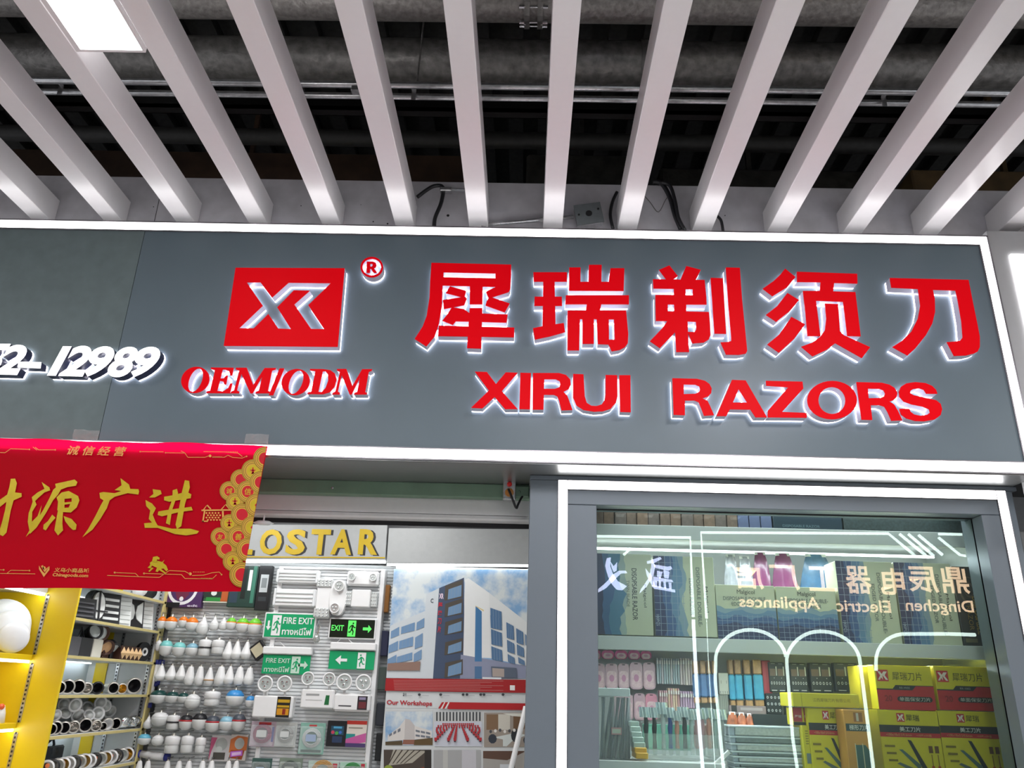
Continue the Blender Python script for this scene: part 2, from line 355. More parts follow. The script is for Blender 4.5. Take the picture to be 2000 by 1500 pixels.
letter('sign_character', c4, [
 [[(1033,243),(1293,243),(1293,315),(1037,315)]], [[(1110,300),(1197,300),(1205,660),(1103,672)]], [[(1043,432),(1253,432),(1255,502),(1040,502)]],
 [[(1030,675),(1105,660),(1205,645),(1268,635),(1278,705),(1160,738),(1045,762)]],
 [[(1310,207),(1397,207),(1397,318),(1460,318),(1462,187),(1560,187),(1558,318),(1615,318),(1628,213),(1735,213),(1730,387),(1308,385)]],
 [[(1283,422),(1770,422),(1770,490),(1280,490)]], [[(1448,480),(1560,480),(1545,548),(1436,548)]],
 [[(1297,540),(1748,540),(1765,720),(1762,790),(1740,820),(1700,842),(1637,853),(1613,800),(1530,797),(1522,605),(1500,605),(1500,795),(1412,795),(1412,605),(1392,605),(1387,845),(1297,845)], [(1615,606),(1655,606),(1660,765),(1617,765)]]], 'red backlit Chinese character, second of the five large ones', G1, cat='sign character')
letter('sign_character', c5, [
 [[(265,225),(345,190),(410,272),(365,305),(325,305)]], [[(475,195),(588,225),(545,305),(428,305)]],
 [[(218,297),(617,303),(630,435),(632,492),(475,492),(475,545),(650,550),(658,640),(662,730),(650,760),(610,785),(522,792),(488,706),(488,708),(497,858),(398,858),(390,705),(272,828),(195,775),(290,675),(330,619),(240,618),(237,418),(380,420),(380,371),(222,368)],
  [(470,373),(525,373),(525,422),(470,422)], [(333,491),(382,491),(382,545),(333,545)], [(485,622),(550,625),(553,680),(540,704),(489,704)]],
 [[(663,287),(757,290),(783,718),(692,716)]],
 [[(780,207),(888,210),(905,450),(930,700),(945,850),(935,870),(880,880),(782,878),(740,785),(790,782),(822,775),(822,745),(800,500)]]], 'red backlit Chinese character, third and middle of the five large ones', G1, cat='sign character')
letter('sign_character', c5, [
 [[(1238,215),(1318,280),(1250,360),(1140,428),(1065,370),(1150,310),(1200,262)]],
 [[(1255,403),(1345,458),(1270,545),(1170,625),(1090,572),(1175,505)]],
 [[(1285,587),(1392,645),(1310,755),(1190,863),(1100,800),(1190,725),(1240,655)]],
 [[(1328,240),(1793,256),(1795,330),(1615,325),(1608,392),(1779,397),(1820,737),(1717,735),(1685,470),(1475,462),(1510,735),(1410,735),(1395,560),(1375,388),(1505,388),(1512,320),(1330,318)]],
 [[(1545,485),(1645,490),(1660,700),(1690,730),(1893,822),(1830,905),(1625,790),(1560,840),(1450,892),(1362,818),(1450,785),(1510,740),(1545,690),(1555,600)]]], 'red backlit Chinese character, fourth of the five large ones', G1, cat='sign character')
letter('sign_character', c6, [
 [[(703,287),(1310,302),(1345,480),(1380,650),(1397,740),(1397,820),(1380,855),(1350,870),(1290,885),(1198,888),(1142,782),(1200,778),(1245,772),(1265,745),(1255,620),(1225,450),(1210,384),(1035,378),(1050,450),(1052,550),(1030,640),(980,730),(900,830),(840,885),(722,820),(800,770),(870,700),(920,600),(938,500),(920,372),(715,362)]]], 'red backlit Chinese character, fifth and rightmost of the five large ones', G1, cat='sign character')
G2 = 'red capital letters of the lower line'
def W(first, what): return 'red backlit capital %s, %s' % (first, what)
letter('sign_letter', c4, [[[(582,1010),(675,1012),(745,1105),(820,1015),(912,1018),(790,1160),(912,1298),(815,1298),(735,1205),(640,1293),(553,1288),(690,1155)]]], W('X', 'first of the left word below the characters'), G2)
letter('sign_letter', c4, [[[(933,1018),(1015,1020),(1008,1300),(925,1298)]]], W('I', 'between the X and the R'), G2)
letter('sign_letter', c4, [[[(1030,1020),(1230,1020),(1285,1035),(1318,1070),(1322,1110),(1305,1145),(1265,1165),(1295,1195),(1312,1240),(1335,1305),(1250,1308),(1232,1235),(1218,1200),(1190,1188),(1115,1188),(1112,1302),(1027,1302)], [(1118,1068),(1205,1068),(1235,1082),(1242,1108),(1232,1130),(1200,1142),(1115,1142)]]], W('R', 'third letter of the left word'), G2)
letter('sign_letter', c4, [[[(1340,1027),(1420,1030),(1430,1200),(1445,1250),(1480,1272),(1520,1275),(1560,1262),(1585,1225),(1590,1180),(1590,1035),(1680,1037),(1682,1200),(1670,1250),(1630,1295),(1570,1315),(1500,1318),(1420,1305),(1365,1270),(1340,1210)]]], W('U', 'fourth letter of the left word'), G2)
letter('sign_letter', c4, [[[(1695,1037),(1782,1037),(1785,1322),(1703,1320)]]], W('I', 'last letter of the left word after the U'), G2)
letter('sign_letter', c5, [[[(368,1060),(560,1065),(620,1080),(655,1105),(672,1140),(668,1175),(645,1200),(600,1215),(640,1235),(660,1275),(690,1345),(612,1350),(590,1290),(570,1245),(540,1232),(465,1232),(465,1345),(378,1342)], [(455,1108),(545,1110),(575,1122),(583,1145),(575,1165),(545,1180),(457,1183)]]], W('R', 'first letter of the right word'), G2)
letter('sign_letter', c5, [[[(828,1073),(933,1077),(1098,1362),(1010,1362),(970,1302),(812,1300),(785,1352),(708,1352)], [(880,1145),(945,1248),(835,1248)]]], W('A', 'second letter of the right word'), G2)
letter('sign_letter', c5, [[[(1090,1080),(1372,1087),(1378,1140),(1215,1320),(1405,1328),(1405,1365),(1103,1362),(1105,1310),(1262,1130),(1092,1118)]]], W('Z', 'third letter of the right word'), G2)
letter('sign_letter', c5, [[ell(1600,1229,192,148,36), ell(1599,1232,104,104,28)]], W('O', 'round letter in the middle of the right word'), G2)
letter('sign_letter', c6, [[[(445,1090),(640,1095),(700,1110),(740,1135),(762,1175),(755,1205),(735,1228),(700,1240),(735,1262),(765,1310),(800,1385),(715,1388),(685,1320),(660,1280),(625,1268),(555,1268),(568,1382),(485,1380)], [(533,1140),(625,1142),(655,1155),(667,1178),(660,1200),(635,1212),(540,1215)]]], W('R', 'between the O and the S of the right word'), G2)
letter('sign_letter', c6, [[[(1070,1180),(1060,1150),(1030,1120),(980,1098),(900,1090),(830,1100),(790,1125),(772,1165),(778,1205),(810,1240),(870,1262),(960,1280),(1005,1300),(1013,1325),(990,1342),(940,1350),(890,1340),(862,1318),(855,1297),(775,1295),(790,1340),(830,1370),(900,1390),(970,1392),(1050,1378),(1095,1345),(1107,1300),(1095,1258),(1060,1230),(980,1212),(890,1192),(862,1178),(860,1160),(885,1143),(930,1138),(965,1150),(985,1180)]]], W('S', 'last letter of the right word'), G2)
G3 = 'small red serif letters under the emblem'
Mo = [(560,1020),(650,1020),(705,1165),(800,1022),(895,1022),(890,1035),(862,1045),(828,1215),(845,1220),(840,1234),(722,1234),(728,1222),(752,1212),(782,1085),(700,1234),(680,1234),(605,1070),(568,1210),(588,1220),(584,1234),(515,1234),(520,1222),(545,1210),(588,1045),(560,1035)]
letter('sign_letter', c7, [[ell(220,1122,118,110,32,.10), ell(222,1124,56,98,24,.28)]], 'red serif letter O starting the line under the emblem', G3)
letter('sign_letter', c7, [[[(350,1018),(542,1020),(528,1085),(512,1085),(505,1050),(470,1035),(448,1035),(430,1112),(460,1108),(478,1085),(492,1085),(478,1160),(463,1160),(455,1135),(425,1130),(403,1215),(450,1218),(495,1190),(515,1150),(530,1150),(510,1234),(312,1232),(316,1220),(345,1212),(385,1040),(350,1030)]]], 'red serif letter E beside the first O under the emblem', G3)
letter('sign_letter', c7, [[Mo]], 'red serif letter M before the slash under the emblem', G3)
letter('sign_letter', c7, [[[(925,1025),(965,1025),(872,1250),(835,1250)]]], 'red slanted stroke between the two groups of serif letters', G3)
letter('sign_letter', c7, [[ell(1060,1140,118,110,32,.10), ell(1062,1141,56,98,24,.28)]], 'red serif letter O just right of the slash', G3)
letter('sign_letter', c7, [[[(1180,1030),(1290,1032),(1350,1040),(1390,1070),(1402,1120),(1385,1180),(1345,1225),(1290,1242),(1158,1240),(1162,1228),(1190,1220),(1225,1050),(1180,1042)], [(1287,1050),(1310,1050),(1330,1075),(1332,1130),(1310,1190),(1275,1225),(1250,1222)]]], 'red serif letter D near the end under the emblem', G3)
letter('sign_letter', c7, [[[(1366+(x-515)*.88, y+10) for x, y in Mo]]], 'red serif letter M ending the line under the emblem', G3)
letter('sign_emblem', c7, [[[(557,183),(1470,187),(1412,845),(458,836)], [(650,305),(765,305),(862,432),(1000,308),(1355,312),(1165,497),(1300,697),(1190,695),(1048,490),(1178,375),(1045,372),(905,515),(1020,697),(915,692),(832,570),(710,690),(585,690),(785,500)]]], 'red rectangular emblem plate with the joined letters cut through it', None, cat='emblem')
t = letter('sign_letter', c7, [[ell(1697,178,95,86,32), ell(1697,178,78,70,28)],
  [[(1655,132),(1705,132),(1730,142),(1738,160),(1730,180),(1715,188),(1742,225),(1712,225),(1692,192),(1682,192),(1682,225),(1652,225)], [(1683,150),(1700,150),(1706,162),(1698,174),(1683,174)]]], 'small red circled R mark at the upper right of the emblem', None)
# white slanted numerals at the left
M_wface = mat('white_lit_face', (1, 1, 1), .4, emit=1.3)
def glyph_letter(ch, px0, py0, px1, py1, label, shear=.22, bold=.035, yf=ZF):
    V, Fc, N, asp = glyphs(ch, bold, shear, 1, .1, 5)
    a, b_ = P(px0, py1, yf), P(px1, py0, yf)
    a2, b2_ = P((px0+px1)/2, py1, yf), P((px0+px1)/2, py0, yf)
    x0, x1, z0, z1 = P(px0, (py0+py1)/2, yf).x, P(px1, (py0+py1)/2, yf).x, a2.z, b2_.z
    t = thing('sign_numeral', ((x0+x1)/2, 0, z0), label, 'sign numeral', 'white slanted numerals on the left of the sign')
    zmax = max(v[2] for v in V)
    def put(nm, n0, n1, m, only=None):
        VV = []; FF = []; 
        for v in V: n = n1 if v[2] > 0 else n0; VV.append((x0+(x1-x0)*v[0], -n, z0+(z1-z0)*v[1]))
        for f, nn in zip(Fc, N):
            if only == 'face' and nn.z < .5: continue
            if only == 'side' and abs(nn.z) > .5: continue
            FF.append(f)
        mk(nm, VV, FF, m, t)
    put('face', .058, .062, M_wface, 'face'); put('return', .013, .0618, mat('letter_return_dark', (.02, .022, .06), .3), 'side'); put('backlight', .0005, .013, M_glow)
    return t
for ch, a, b_, c_, d, l in (('5', -48, 671, 13, 731, 'white lit numeral 5 cut off by the left edge'), ('2', -6, 673, 48, 732, 'white lit numeral 2 before the dash'),
    ('1', 99, 676, 133, 734, 'white lit numeral 1 right after the dash'), ('2', 121, 675, 175, 735, 'white lit numeral 2 between the 1 and the 9'), ('9', 170, 676, 220, 736, 'white lit numeral 9 left of the 8'),
    ('8', 214, 677, 266, 737, 'white lit numeral 8'), ('9', 260, 677, 310, 737, 'white lit numeral 9 at the end, nearest the red emblem')): glyph_letter(ch, a, b_, c_, d, l)
c8 = crop(0, 620, 5.556)
letter('sign_numeral', c8, [[[(200,480),(445,485),(435,550),(190,540)]]], 'white lit dash between the numerals', 'white slanted numerals on the left of the sign', M_wface, 'sign numeral')
# ---------------------------------------------------------------- red banner hanging over the door
YB = -.03
bn = thing('banner', (-1.9, YB, 1.6), 'red cloth banner with gold calligraphy taped below the white numerals', 'banner')
M_cloth = mat('red_cloth', (.50, .0, .006), .6, var=.03, scale=6, spec=.1)
nt = M_cloth.node_tree; pb = nt.nodes['Principled BSDF']; out = nt.nodes['Material Output']
tr = nt.nodes.new('ShaderNodeBsdfTranslucent'); tr.inputs[0].default_value = (1, .0, .10, 1); mxs = nt.nodes.new('ShaderNodeMixShader'); mxs.inputs[0].default_value = .14
nt.links.new(pb.outputs[0], mxs.inputs[1]); nt.links.new(tr.outputs[0], mxs.inputs[2]); nt.links.new(mxs.outputs[0], out.inputs[0])
TL, TR, BR_, BL = P(-330, 846, YB), P(522, 869, YB), P(470, 1156, YB), P(-330, 1142, YB)
def lerp(a, b, t): return a+(b-a)*t
NX, NZ = 60, 16; V = []; F = []
for j in range(NZ+1):
    for i in range(NX+1):
        s, t_ = i/NX, j/NZ
        p = lerp(lerp(TL, TR, s), lerp(BL, BR_, s), t_)
        p.y += .010*(1-t_)**3 + .0025*math.sin(s*23+t_*2)*t_
        if j == 0: p.z += .003*math.sin(s*17)+.002*math.sin(s*41)
        if j == NZ: p.z += .004*math.sin(s*13)
        V.append(p)
for j in range(NZ):
    for i in range(NX): a = j*(NX+1)+i; F.append((a, a+NX+1, a+NX+2, a+1))
cl = mk('cloth', V, F, M_cloth, bn, True)
M_gold = mat('gold_print', (.68, .50, .025), .38, .35, var=.10, scale=25)
M_gold2 = mat('orange_gold_print', (.85, .42, .10), .4, .2)
M_gold2b = mat('amber_print', (.72, .42, .05), .4, .2)
M_gdark = mat('gold_line_dark', (.16, .06, .01), .5)
M_bred = mat('banner_red_print', (.62, .0, .012), .55)
bf = front(YB-.0045)
cb = crop(0, 840, 3.571)
YBP = YB-.0045
def cal(name, polys, label):
    b = B()
    for k_, loops in enumerate(polys): b.prism([pxs(cb(l), YBP) for l in loops], bf, None, .0002*k_)
    o = b.mk(name, M_gold, bn); o['label'] = label; return o
cal('character', [[[(75,340),(105,338),(118,370),(105,435),(150,440),(152,465),(95,490),(75,560),(60,640),(45,715),(20,740),(0,730),(0,690),(15,640),(35,560),(45,500),(20,520),(-30,560),(-60,560),(-20,500),(50,450),(65,400)]], [[(-190,390),(-160,400),(-165,600),(-190,590)]], [[(-190,390),(-70,370),(-60,390),(-160,415)]], [[(-95,385),(-62,380),(-70,600),(-98,590)]], [[(-140,430),(-118,440),(-130,570),(-190,690),(-240,730),(-160,560)]], [[(-125,590),(-100,600),(-60,670),(-80,690)]]], 'gold brush character cut by the left edge')
cal('character', [
 [[(290,362),(345,400),(350,420),(310,435),(265,475),(245,495),(255,520),(225,570),(222,640),(262,600),(290,525),(275,610),(235,690),(180,745),(205,700),(194,640),(200,580),(228,500),(222,468),(262,435),(310,410)]],
 [[(385,375),(520,345),(540,362),(530,388),(470,398),(425,415),(405,450),(370,490),(320,580),(255,680),(208,725),(215,690),(250,640),(300,560),(345,475),(372,415),(390,400)]],
 [[(430,435),(480,425),(545,460),(555,490),(535,540),(495,575),(440,572),(400,560),(405,500),(395,470)], [(450,480),(500,475),(500,500),(450,505)], [(450,520),(490,515),(480,540),(450,543)]],
 [[(405,560),(440,565),(435,650),(440,700),(405,735),(380,700),(390,640)]],
 [[(365,590),(388,612),(350,655),(320,700),(302,690),(305,660),(335,635)]], [[(445,600),(500,620),(535,660),(530,695),(510,697),(485,675),(455,635)]]], 'gold brush character left of the middle')
cal('character', [[[(840,335),(900,380),(908,410),(965,412),(970,428),(965,450),(890,440),(800,465),(765,490),(745,545),(700,620),(645,695),(575,747),(615,690),(665,600),(705,520),(722,490),(698,475),(694,438),(720,432),(800,440),(845,425),(800,418),(848,385)]]], 'gold brush character like a slanted roof stroke')
cal('character', [[[(1065,412),(1120,420),(1128,445),(1080,470),(1040,470),(1070,445)]],
 [[(1015,488),(1060,512),(1088,545),(1065,590),(1085,640),(1100,665),(1200,688),(1330,688),(1388,705),(1375,722),(1300,735),(1220,725),(1100,682),(1010,682),(1005,650),(1060,645),(1038,620),(1048,560),(1020,530)]],
 [[(1145,465),(1205,455),(1300,430),(1335,448),(1330,475),(1180,500),(1145,490)]], [[(1105,568),(1150,560),(1335,535),(1345,560),(1250,572),(1130,602),(1100,592)]],
 [[(1205,420),(1235,410),(1242,440),(1200,560),(1185,662),(1158,650),(1175,560),(1203,480)]], [[(1290,350),(1320,355),(1325,400),(1290,520),(1265,670),(1235,690),(1225,660),(1250,540),(1270,430)]]], 'gold brush character nearest the coin pattern')
def ptext(parent, body, quad, y, m, n=0, **k):           # text placed by its pixel box on a front facing plane
    x0, x1, z0, z1 = rect(*quad, y); return text(parent, body, front(y), x0, z0, x1, z1, m, n, **k)
def cq(x0, y0, x1, y1): (a, b_), (c, d) = cb([(x0, y0), (x1, y1)]); return a, b_, c, d
ptext(bn, '诚 信 经 营', cq(470,112,880,178), YBP, M_gold2, bold=.015, shear=.15)['label'] = 'small gold characters at the top edge'
ptext(bn, '义乌小商品城', cq(378,962,622,994), YBP, M_gold2, bold=.02)
ptext(bn, 'Chinagoods.com', cq(366,1000,616,1030), YBP, M_gold2, bold=.03)
b = B()
for pts in ([(272,945),(296,985),(312,1000),(345,950),(345,975),(305,1025),(272,970)],): b.prism([pxs(cb(pts), YBP)], bf, None, 0)
b.prism([pxs(cb(ell(308,962,11,12,12)), YBP)], bf, None, 0); b.prism([pxs(cb([(285,948),(300,942),(310,975),(345,948),(312,992)]), YBP)], bf, None, 0)
b.mk('badge', M_gold2, bn)['label'] = 'small gold heart shaped badge'
b = B()                                                    # plain generic horse
for pts in ([(1045,925),(1075,905),(1130,920),(1160,945),(1172,975),(1160,985),(1140,965),(1115,970),(1100,990),(1085,985),(1095,960),(1060,945),(1050,965),(1030,960),(1048,940)], [(1062,915),(1070,885),(1098,880),(1115,892),(1112,905),(1098,902),(1090,925)], [(1120,965),(1165,1000),(1155,1003),(1108,975)], [(1060,960),(1038,985),(1046,990),(1075,962)], [(1130,925),(1150,905),(1140,925)]): b.prism([pxs(cb(pts), YBP)], bf, None, .0002*len(b.F))
b.mk('horse_print', M_gold, bn)
def lines(polys, w, m, name, dots=()):
    b = B()
    for pts in polys:
        q = pxs(cb(pts), YBP)
        for (a, c) in zip(q, q[1:]):
            d = Vector((c[0]-a[0], c[1]-a[1])); L = d.length or 1; nx, nz = -d.y/L*w, d.x/L*w
            b.add([(a[0]+nx, YBP, a[1]+nz), (a[0]-nx, YBP, a[1]-nz), (c[0]-nx, YBP, c[1]-nz), (c[0]+nx, YBP, c[1]+nz)], [(0, 1, 2, 3)])
    for x, y, r in dots: b.prism([pxs(cb(ell(x, y, r, r, 8)), YBP)], bf, None, 0)
    return b.mk(name, m, bn)
_cl = lines([[(-40,155),(35,158),(75,130),(205,135)], [(230,118),(258,140)], [(245,120),(270,138),(385,138)], [(978,150),(1140,152)], [(1155,158),(1290,160),(1310,190),(1430,190),(1455,180)], [(1262,145),(1290,160)], [(1480,190),(1565,190),(1590,175),(1620,190),(1690,195),(1720,183)], [(1420,150),(1560,152),(1660,160),(1690,185)],
  [(-20,975),(25,975)], [(50,998),(75,978),(205,980)], [(-20,1000),(245,1003)], [(800,994),(945,1000),(965,1020)], [(748,1014),(1110,1028),(1180,980),(1290,985),(1325,1005)], [(1005,1000),(1265,1008),(1290,1035),(1480,1038),(1510,1010)], [(1340,1015),(1420,1012),(1480,995)], [(1480,995),(1530,990),(1545,1008)]],
  .0012, M_gold2, 'circuit_line', [(205,135,5), (385,138,5), (978,150,5), (1155,158,5), (1465,180,10), (1720,183,5), (25,975,6), (205,980,6), (800,994,7), (1005,1000,7), (1327,1003,11), (1545,1008,6)]+[(1485+i*10,188,4) for i in range(7)]+[(1570+i*12,152,3) for i in range(8)]+[(1350+i*12,990,3) for i in range(7)]+[(1405+i*11,1035,4) for i in range(8)])
_cl['kind'] = 'stuff'
# arched bridge print
b = B()
for pts in ([(1405,555),(1620,552),(1620,562),(1405,565)], [(1440,525),(1447,520),(1475,550),(1465,552)], [(1440,525),(1447,520),(1425,555),(1415,555)], [(1570,520),(1577,515),(1605,550),(1597,552)], [(1570,520),(1577,515),(1550,552),(1540,552)], [(1422,565),(1432,565),(1420,640),(1410,640)], [(1548,560),(1560,560),(1562,640),(1550,640)], [(1410,632),(1450,632),(1450,640),(1410,640)]): b.prism([pxs(cb(pts), YBP)], bf, None, 0)
for r_ in range(4):
    for c_ in range(5):
        b.prism([pxs(cb([(1440+c_*21+(r_ % 2)*10-8, 578+r_*16), (1440+c_*21+(r_ % 2)*10, 571+r_*16), (1440+c_*21+(r_ % 2)*10+8, 578+r_*16), (1440+c_*21+(r_ % 2)*10, 586+r_*16)]), YBP)], bf, None, 0)
b.mk('bridge_print', M_gold2, bn)
# overlapping coins clipped at the cloth edge
def clip(poly):
    a, c = cb([(0,0)])[0], None
    def inside(p): return (p[0]-1862)*(1118-112)-(p[1]-112)*(1682-1862) < 0
    def cut(p, q):
        fp = (p[0]-1862)*1006+(p[1]-112)*180; fq = (q[0]-1862)*1006+(q[1]-112)*180; t = fp/(fp-fq); return (p[0]+(q[0]-p[0])*t, p[1]+(q[1]-p[1])*t)
    o = []
    for i, p in enumerate(poly):
        q = poly[(i+1) % len(poly)]
        if inside(p): o.append(p)
        if inside(p) != inside(q): o.append(cut(p, q))
    return o
coins = [(1535,745,66,1,'友'),(1600,425,68,1,'诚'),(1680,345,72,0,''),(1580,830,72,0,''),(1765,285,80,2,''),(1640,500,62,2,''),(1600,650,62,2,''),(1625,915,70,2,''),(1730,430,78,1,'信'),(1690,590,78,0,''),(1665,745,78,1,'善'),(1850,200,82,0,''),(1820,365,78,0,''),(1790,525,80,2,''),(1760,680,78,2,''),(1730,835,82,0,''),(1690,1010,88,0,'')]
for k, (x, y, r, st, ch) in enumerate(coins):
    n = .0003*k+.0004
    b = B()
    def disc(rad, i, dn):
        l = clip(ell(x, y, rad, rad, 28))
        if len(l) > 2: b.prism([pxs(cb(l), YBP)], bf, None, n+dn, i)
    disc(r, 0, 0); disc(r*.97, 2, .00004); disc(r*.92, 3, .00007); disc(r*.84, 2, .0001); disc(r*.80, 3, .00014); disc(r*.68, 2, .00018)
    disc(r*.64, 3, .0002); disc(r*.52, 1 if st != 2 else 0, .00022)
    if st == 2: disc(r*.12, 1, .00024)
    o = b.mk('coin_print', [M_gold, M_bred, M_gdark, M_gold2b], bn)
    if ch: ptext(bn, ch, cq(x-r*.3, y-r*.3, x+r*.3, y+r*.3), YBP, M_gold, n+.0004, bold=.01)
    elif st == 2 and x < 1862-(y-112)*.179-40:
        b = B()
        for pts in ([(x-4,y-24),(x+4,y-24),(x+6,y+20),(x-6,y+20)], [(x-18,y-8),(x+18,y-8),(x+18,y-1),(x-18,y-1)], [(x-14,y+22),(x-6,y+8),(x+6,y+8),(x+14,y+22)]): b.prism([pxs(cb(pts), YBP)], bf, None, n+.0004)
        b.mk('coin_figure', M_bred, bn)
M_tape = mat('clear_tape', (.7, .68, .66), .15, var=.3, scale=60, bump=1, alpha=.3)
for quad, l in (((143, 840, 194, 862), 'clear sticky tape holding the banner near the panel joint'), ((478, 848, 524, 880), 'crumpled clear tape at the top right banner corner')):
    x0, x1, z0, z1 = rect(*quad, -.002); V = []; F = []
    for j in range(5):
        for i in range(9): V.append((x0+(x1-x0)*i/8+random.uniform(-.002, .002), -.003-random.uniform(0, .006), z0+(z1-z0)*j/4+random.uniform(-.003, .003)))
    for j in range(4):
        for i in range(8): a = j*9+i; F.append((a, a+1, a+10, a+9))
    tag(mk('sticky_tape', V, F, M_tape), l, 'tape')

# ---------------------------------------------------------------- door head: green beam, shutter box
def slab(name, m, quad, y, depth, parent=None, bev=.004, label=None, cat=None, group=None):
    x0, x1, z0, z1 = rect(*quad, y); o = B().bbox(x0, x1, y, y+depth, z0, z1, bev).mk(name, m, parent)
    return tag(o, label, cat, group)
XD = .012
z1, z0 = P(760, 944, .40).z, P(760, 967, .40).z
gb = thing('door_beam', (-1, .43, z0), 'green painted steel beam above the shop doorway', 'beam')
M_gp = mat('green_paint', (.17, .27, .19), .5, var=.12, scale=8)
B().bbox(-4.6, XD, .40, .46, z0, 2.493, .003).mk('beam', M_gp, gb)
b = B()
for x in (-3.2, -2.1, -1.0, -.09): b.lathe([(.006, 0), (.006, .004), (.002, .005)], (x, .399, z0+.03), (0, -1, 0), 8)
b.mk('screw', M_steel, gb)
M_shut = mat('shutter_white', (.72, .72, .72), .5, var=.02)
za = P(760, 1001, .47).z; zb = P(760, 1016, .47).z; zc_ = P(760, 1023, .47).z
sb = thing('shutter_box', (-1, .55, zb), 'pale metal roller shutter box behind the green beam', 'shutter box')
B().bbox(-4.6, XD, .47, .52, za, 2.485, .003).mk('cover', M_shut, sb)
b = B(); pts = [(.475, za-.003), (.47, za-.02), (.476, zb+.012), (.50, zb), (.505, zb), (.505, za-.003)]
V = [(-4.6, y, z) for y, z in pts]+[(XD, y, z) for y, z in pts]; n = len(pts)
b.add(V, [(i, (i+1) % n, (i+1) % n+n, i+n) for i in range(n)]+[tuple(range(n)), tuple(range(n, 2*n))[::-1]]); b.mk('bottom_rail', mat('shutter_rail', (.74, .74, .74), .35), sb)
B().box(-4.6, XD, .485, .49, zc_-.004, zb).mk('gap', M_dark, sb)
q = P(995, 955, .36)
sw = thing('key_switch', (q.x, .40, q.z-.05), 'steel key switch box with a red button on the green beam', 'switch')
B().bbox(q.x-.032, q.x+.032, .355, .40, q.z-.055, q.z+.055, .003).mk('box', M_steel, sw)
B().lathe([(.013, 0), (.013, .008), (.009, .012), (0, .013)], (q.x, .355, q.z+.022), (0, -1, 0), 14).mk('button', mat('red_button', (.7, .02, .02), .3), sw)
B().lathe([(.022, 0), (.022, .005), (.012, .006), (.012, .012)], (q.x, .355, q.z-.02), (0, -1, 0), 16).mk('orange_ring', mat('orange_ring', (.6, .25, .05), .4), sw)
cable([(993, 955, .34), (1000, 972, .33), (1008, 992, .34), (1012, 985, .36), (1020, 970, .38), (1034, 955, .39)], .006, 'black cable looping down beside the key switch', y=.35)
q = P(1022, 962, .39); tag(B().bbox(q.x-.06, q.x+.03, .375, .398, q.z-.025, q.z+.03).lathe([(.008, 0), (.004, .006)], (q.x-.02, .375, q.z+.0), (0, -1, 0), 8).mk('bracket', M_gp), 'small green bracket between the key switch and the pillar', 'bracket')
q = P(500, 1012, .3)
tag(B().lathe([(.0, -.012), (.03, -.01), (.052, 0), (.03, .01), (0, .012)], (q.x, .42, q.z), (0, -.1, 1), 18).tube([(q.x, .42, q.z+.01), (q.x, .42, q.z+.04)], .005, 6).mk('camera_dome', M_white, None, True), 'small white oval fitting under the shutter box at the banner edge', 'fitting')

# ---------------------------------------------------------------- window_1: framed shop window
YW = .2; win = thing('window_1', (1.2, YW, 0), None, None); win['kind'] = 'structure'; win['label'] = 'grey framed shop window with a light strip all round'
gx0 = P(1168, 1250, YW).x; gx1 = P(1913, 985, YW).x; gz1 = P(1540, 996, YW).z
zs = P(1500, 925+20, YW).z
ox0, ox1, oz1 = P(1089, 1200, YW).x, 2.300, P(1500, 948, YW).z
sw_ = .043
M_f2 = M_grey
def fr_(name, x0, x1, z0, z1, y0=YW, y1=YW+.16, m=None): return B().bbox(x0, x1, y0, y1, z0, z1, .0025).mk(name, m or M_f2, win)
fr_('frame_post', .012, ox0-.002, 0, oz1+.001, m=M_grey)
fr_('frame_post', ox0+sw_+.002, gx0, 0, gz1)
fr_('frame_post', gx1, ox1-sw_-.002, 0, gz1)
fr_('frame_head', ox0+sw_+.002, ox1-sw_-.002, gz1+.0015, oz1-sw_-.002)
fr_('frame_head', .012, 2.36, oz1+.002, 2.494)
fr_('frame_post', ox1+.002, 2.335, 0, oz1)
fr_('frame_post', 2.345, 4.6, 0, 2.28, y0=.22, m=mat('neighbour_post', (.16, .165, .17), .4, .2))
fr_('frame_backing', .012, gx0-.02, 0, 2.47, YW+.162, YW+.2); fr_('frame_backing', gx1+.004, 2.34, 0, 2.47, YW+.162, YW+.2)
b = B(); b.box(ox0, ox1, YW-.002, YW+.01, oz1-sw_, oz1, 0); b.box(ox0, ox0+sw_, YW-.002, YW+.01, 0, oz1-sw_, 0); b.box(ox1-sw_, ox1, YW-.002, YW+.01, 0, oz1-sw_, 0)
b.mk('light_strip', M_led, win)['label'] = 'bright white strip running round the window'
b = B()
for x in (ox0-.003, ox0+sw_, ox1-sw_-.003, ox1): b.box(x, x+.003, YW-.006, YW+.01, 0, oz1)
b.box(ox0, ox1, YW-.006, YW+.01, oz1, oz1+.003); b.box(ox0+sw_, ox1-sw_, YW-.006, YW+.01, oz1-sw_-.003, oz1-sw_)
b.mk('edge_trim', M_frame, win)
YG = .30
M_glass = bpy.data.materials.new('window_glass'); M_glass.use_nodes = True; nt = M_glass.node_tree
for n_ in list(nt.nodes): nt.nodes.remove(n_)
out = nt.nodes.new('ShaderNodeOutputMaterial'); ms = nt.nodes.new('ShaderNodeMixShader'); tp = nt.nodes.new('ShaderNodeBsdfTransparent'); gl = nt.nodes.new('ShaderNodeBsdfGlossy')
tp.inputs[0].default_value = (.80, .90, .87, 1); gl.inputs['Roughness'].default_value = 0.0; gl.inputs[0].default_value = (.92, 1, .98, 1)
lw = nt.nodes.new('ShaderNodeFresnel'); lw.inputs[0].default_value = 1.9
nt.links.new(lw.outputs[0], ms.inputs[0]); nt.links.new(tp.outputs[0], ms.inputs[1]); nt.links.new(gl.outputs[0], ms.inputs[2]); nt.links.new(ms.outputs[0], out.inputs[0])
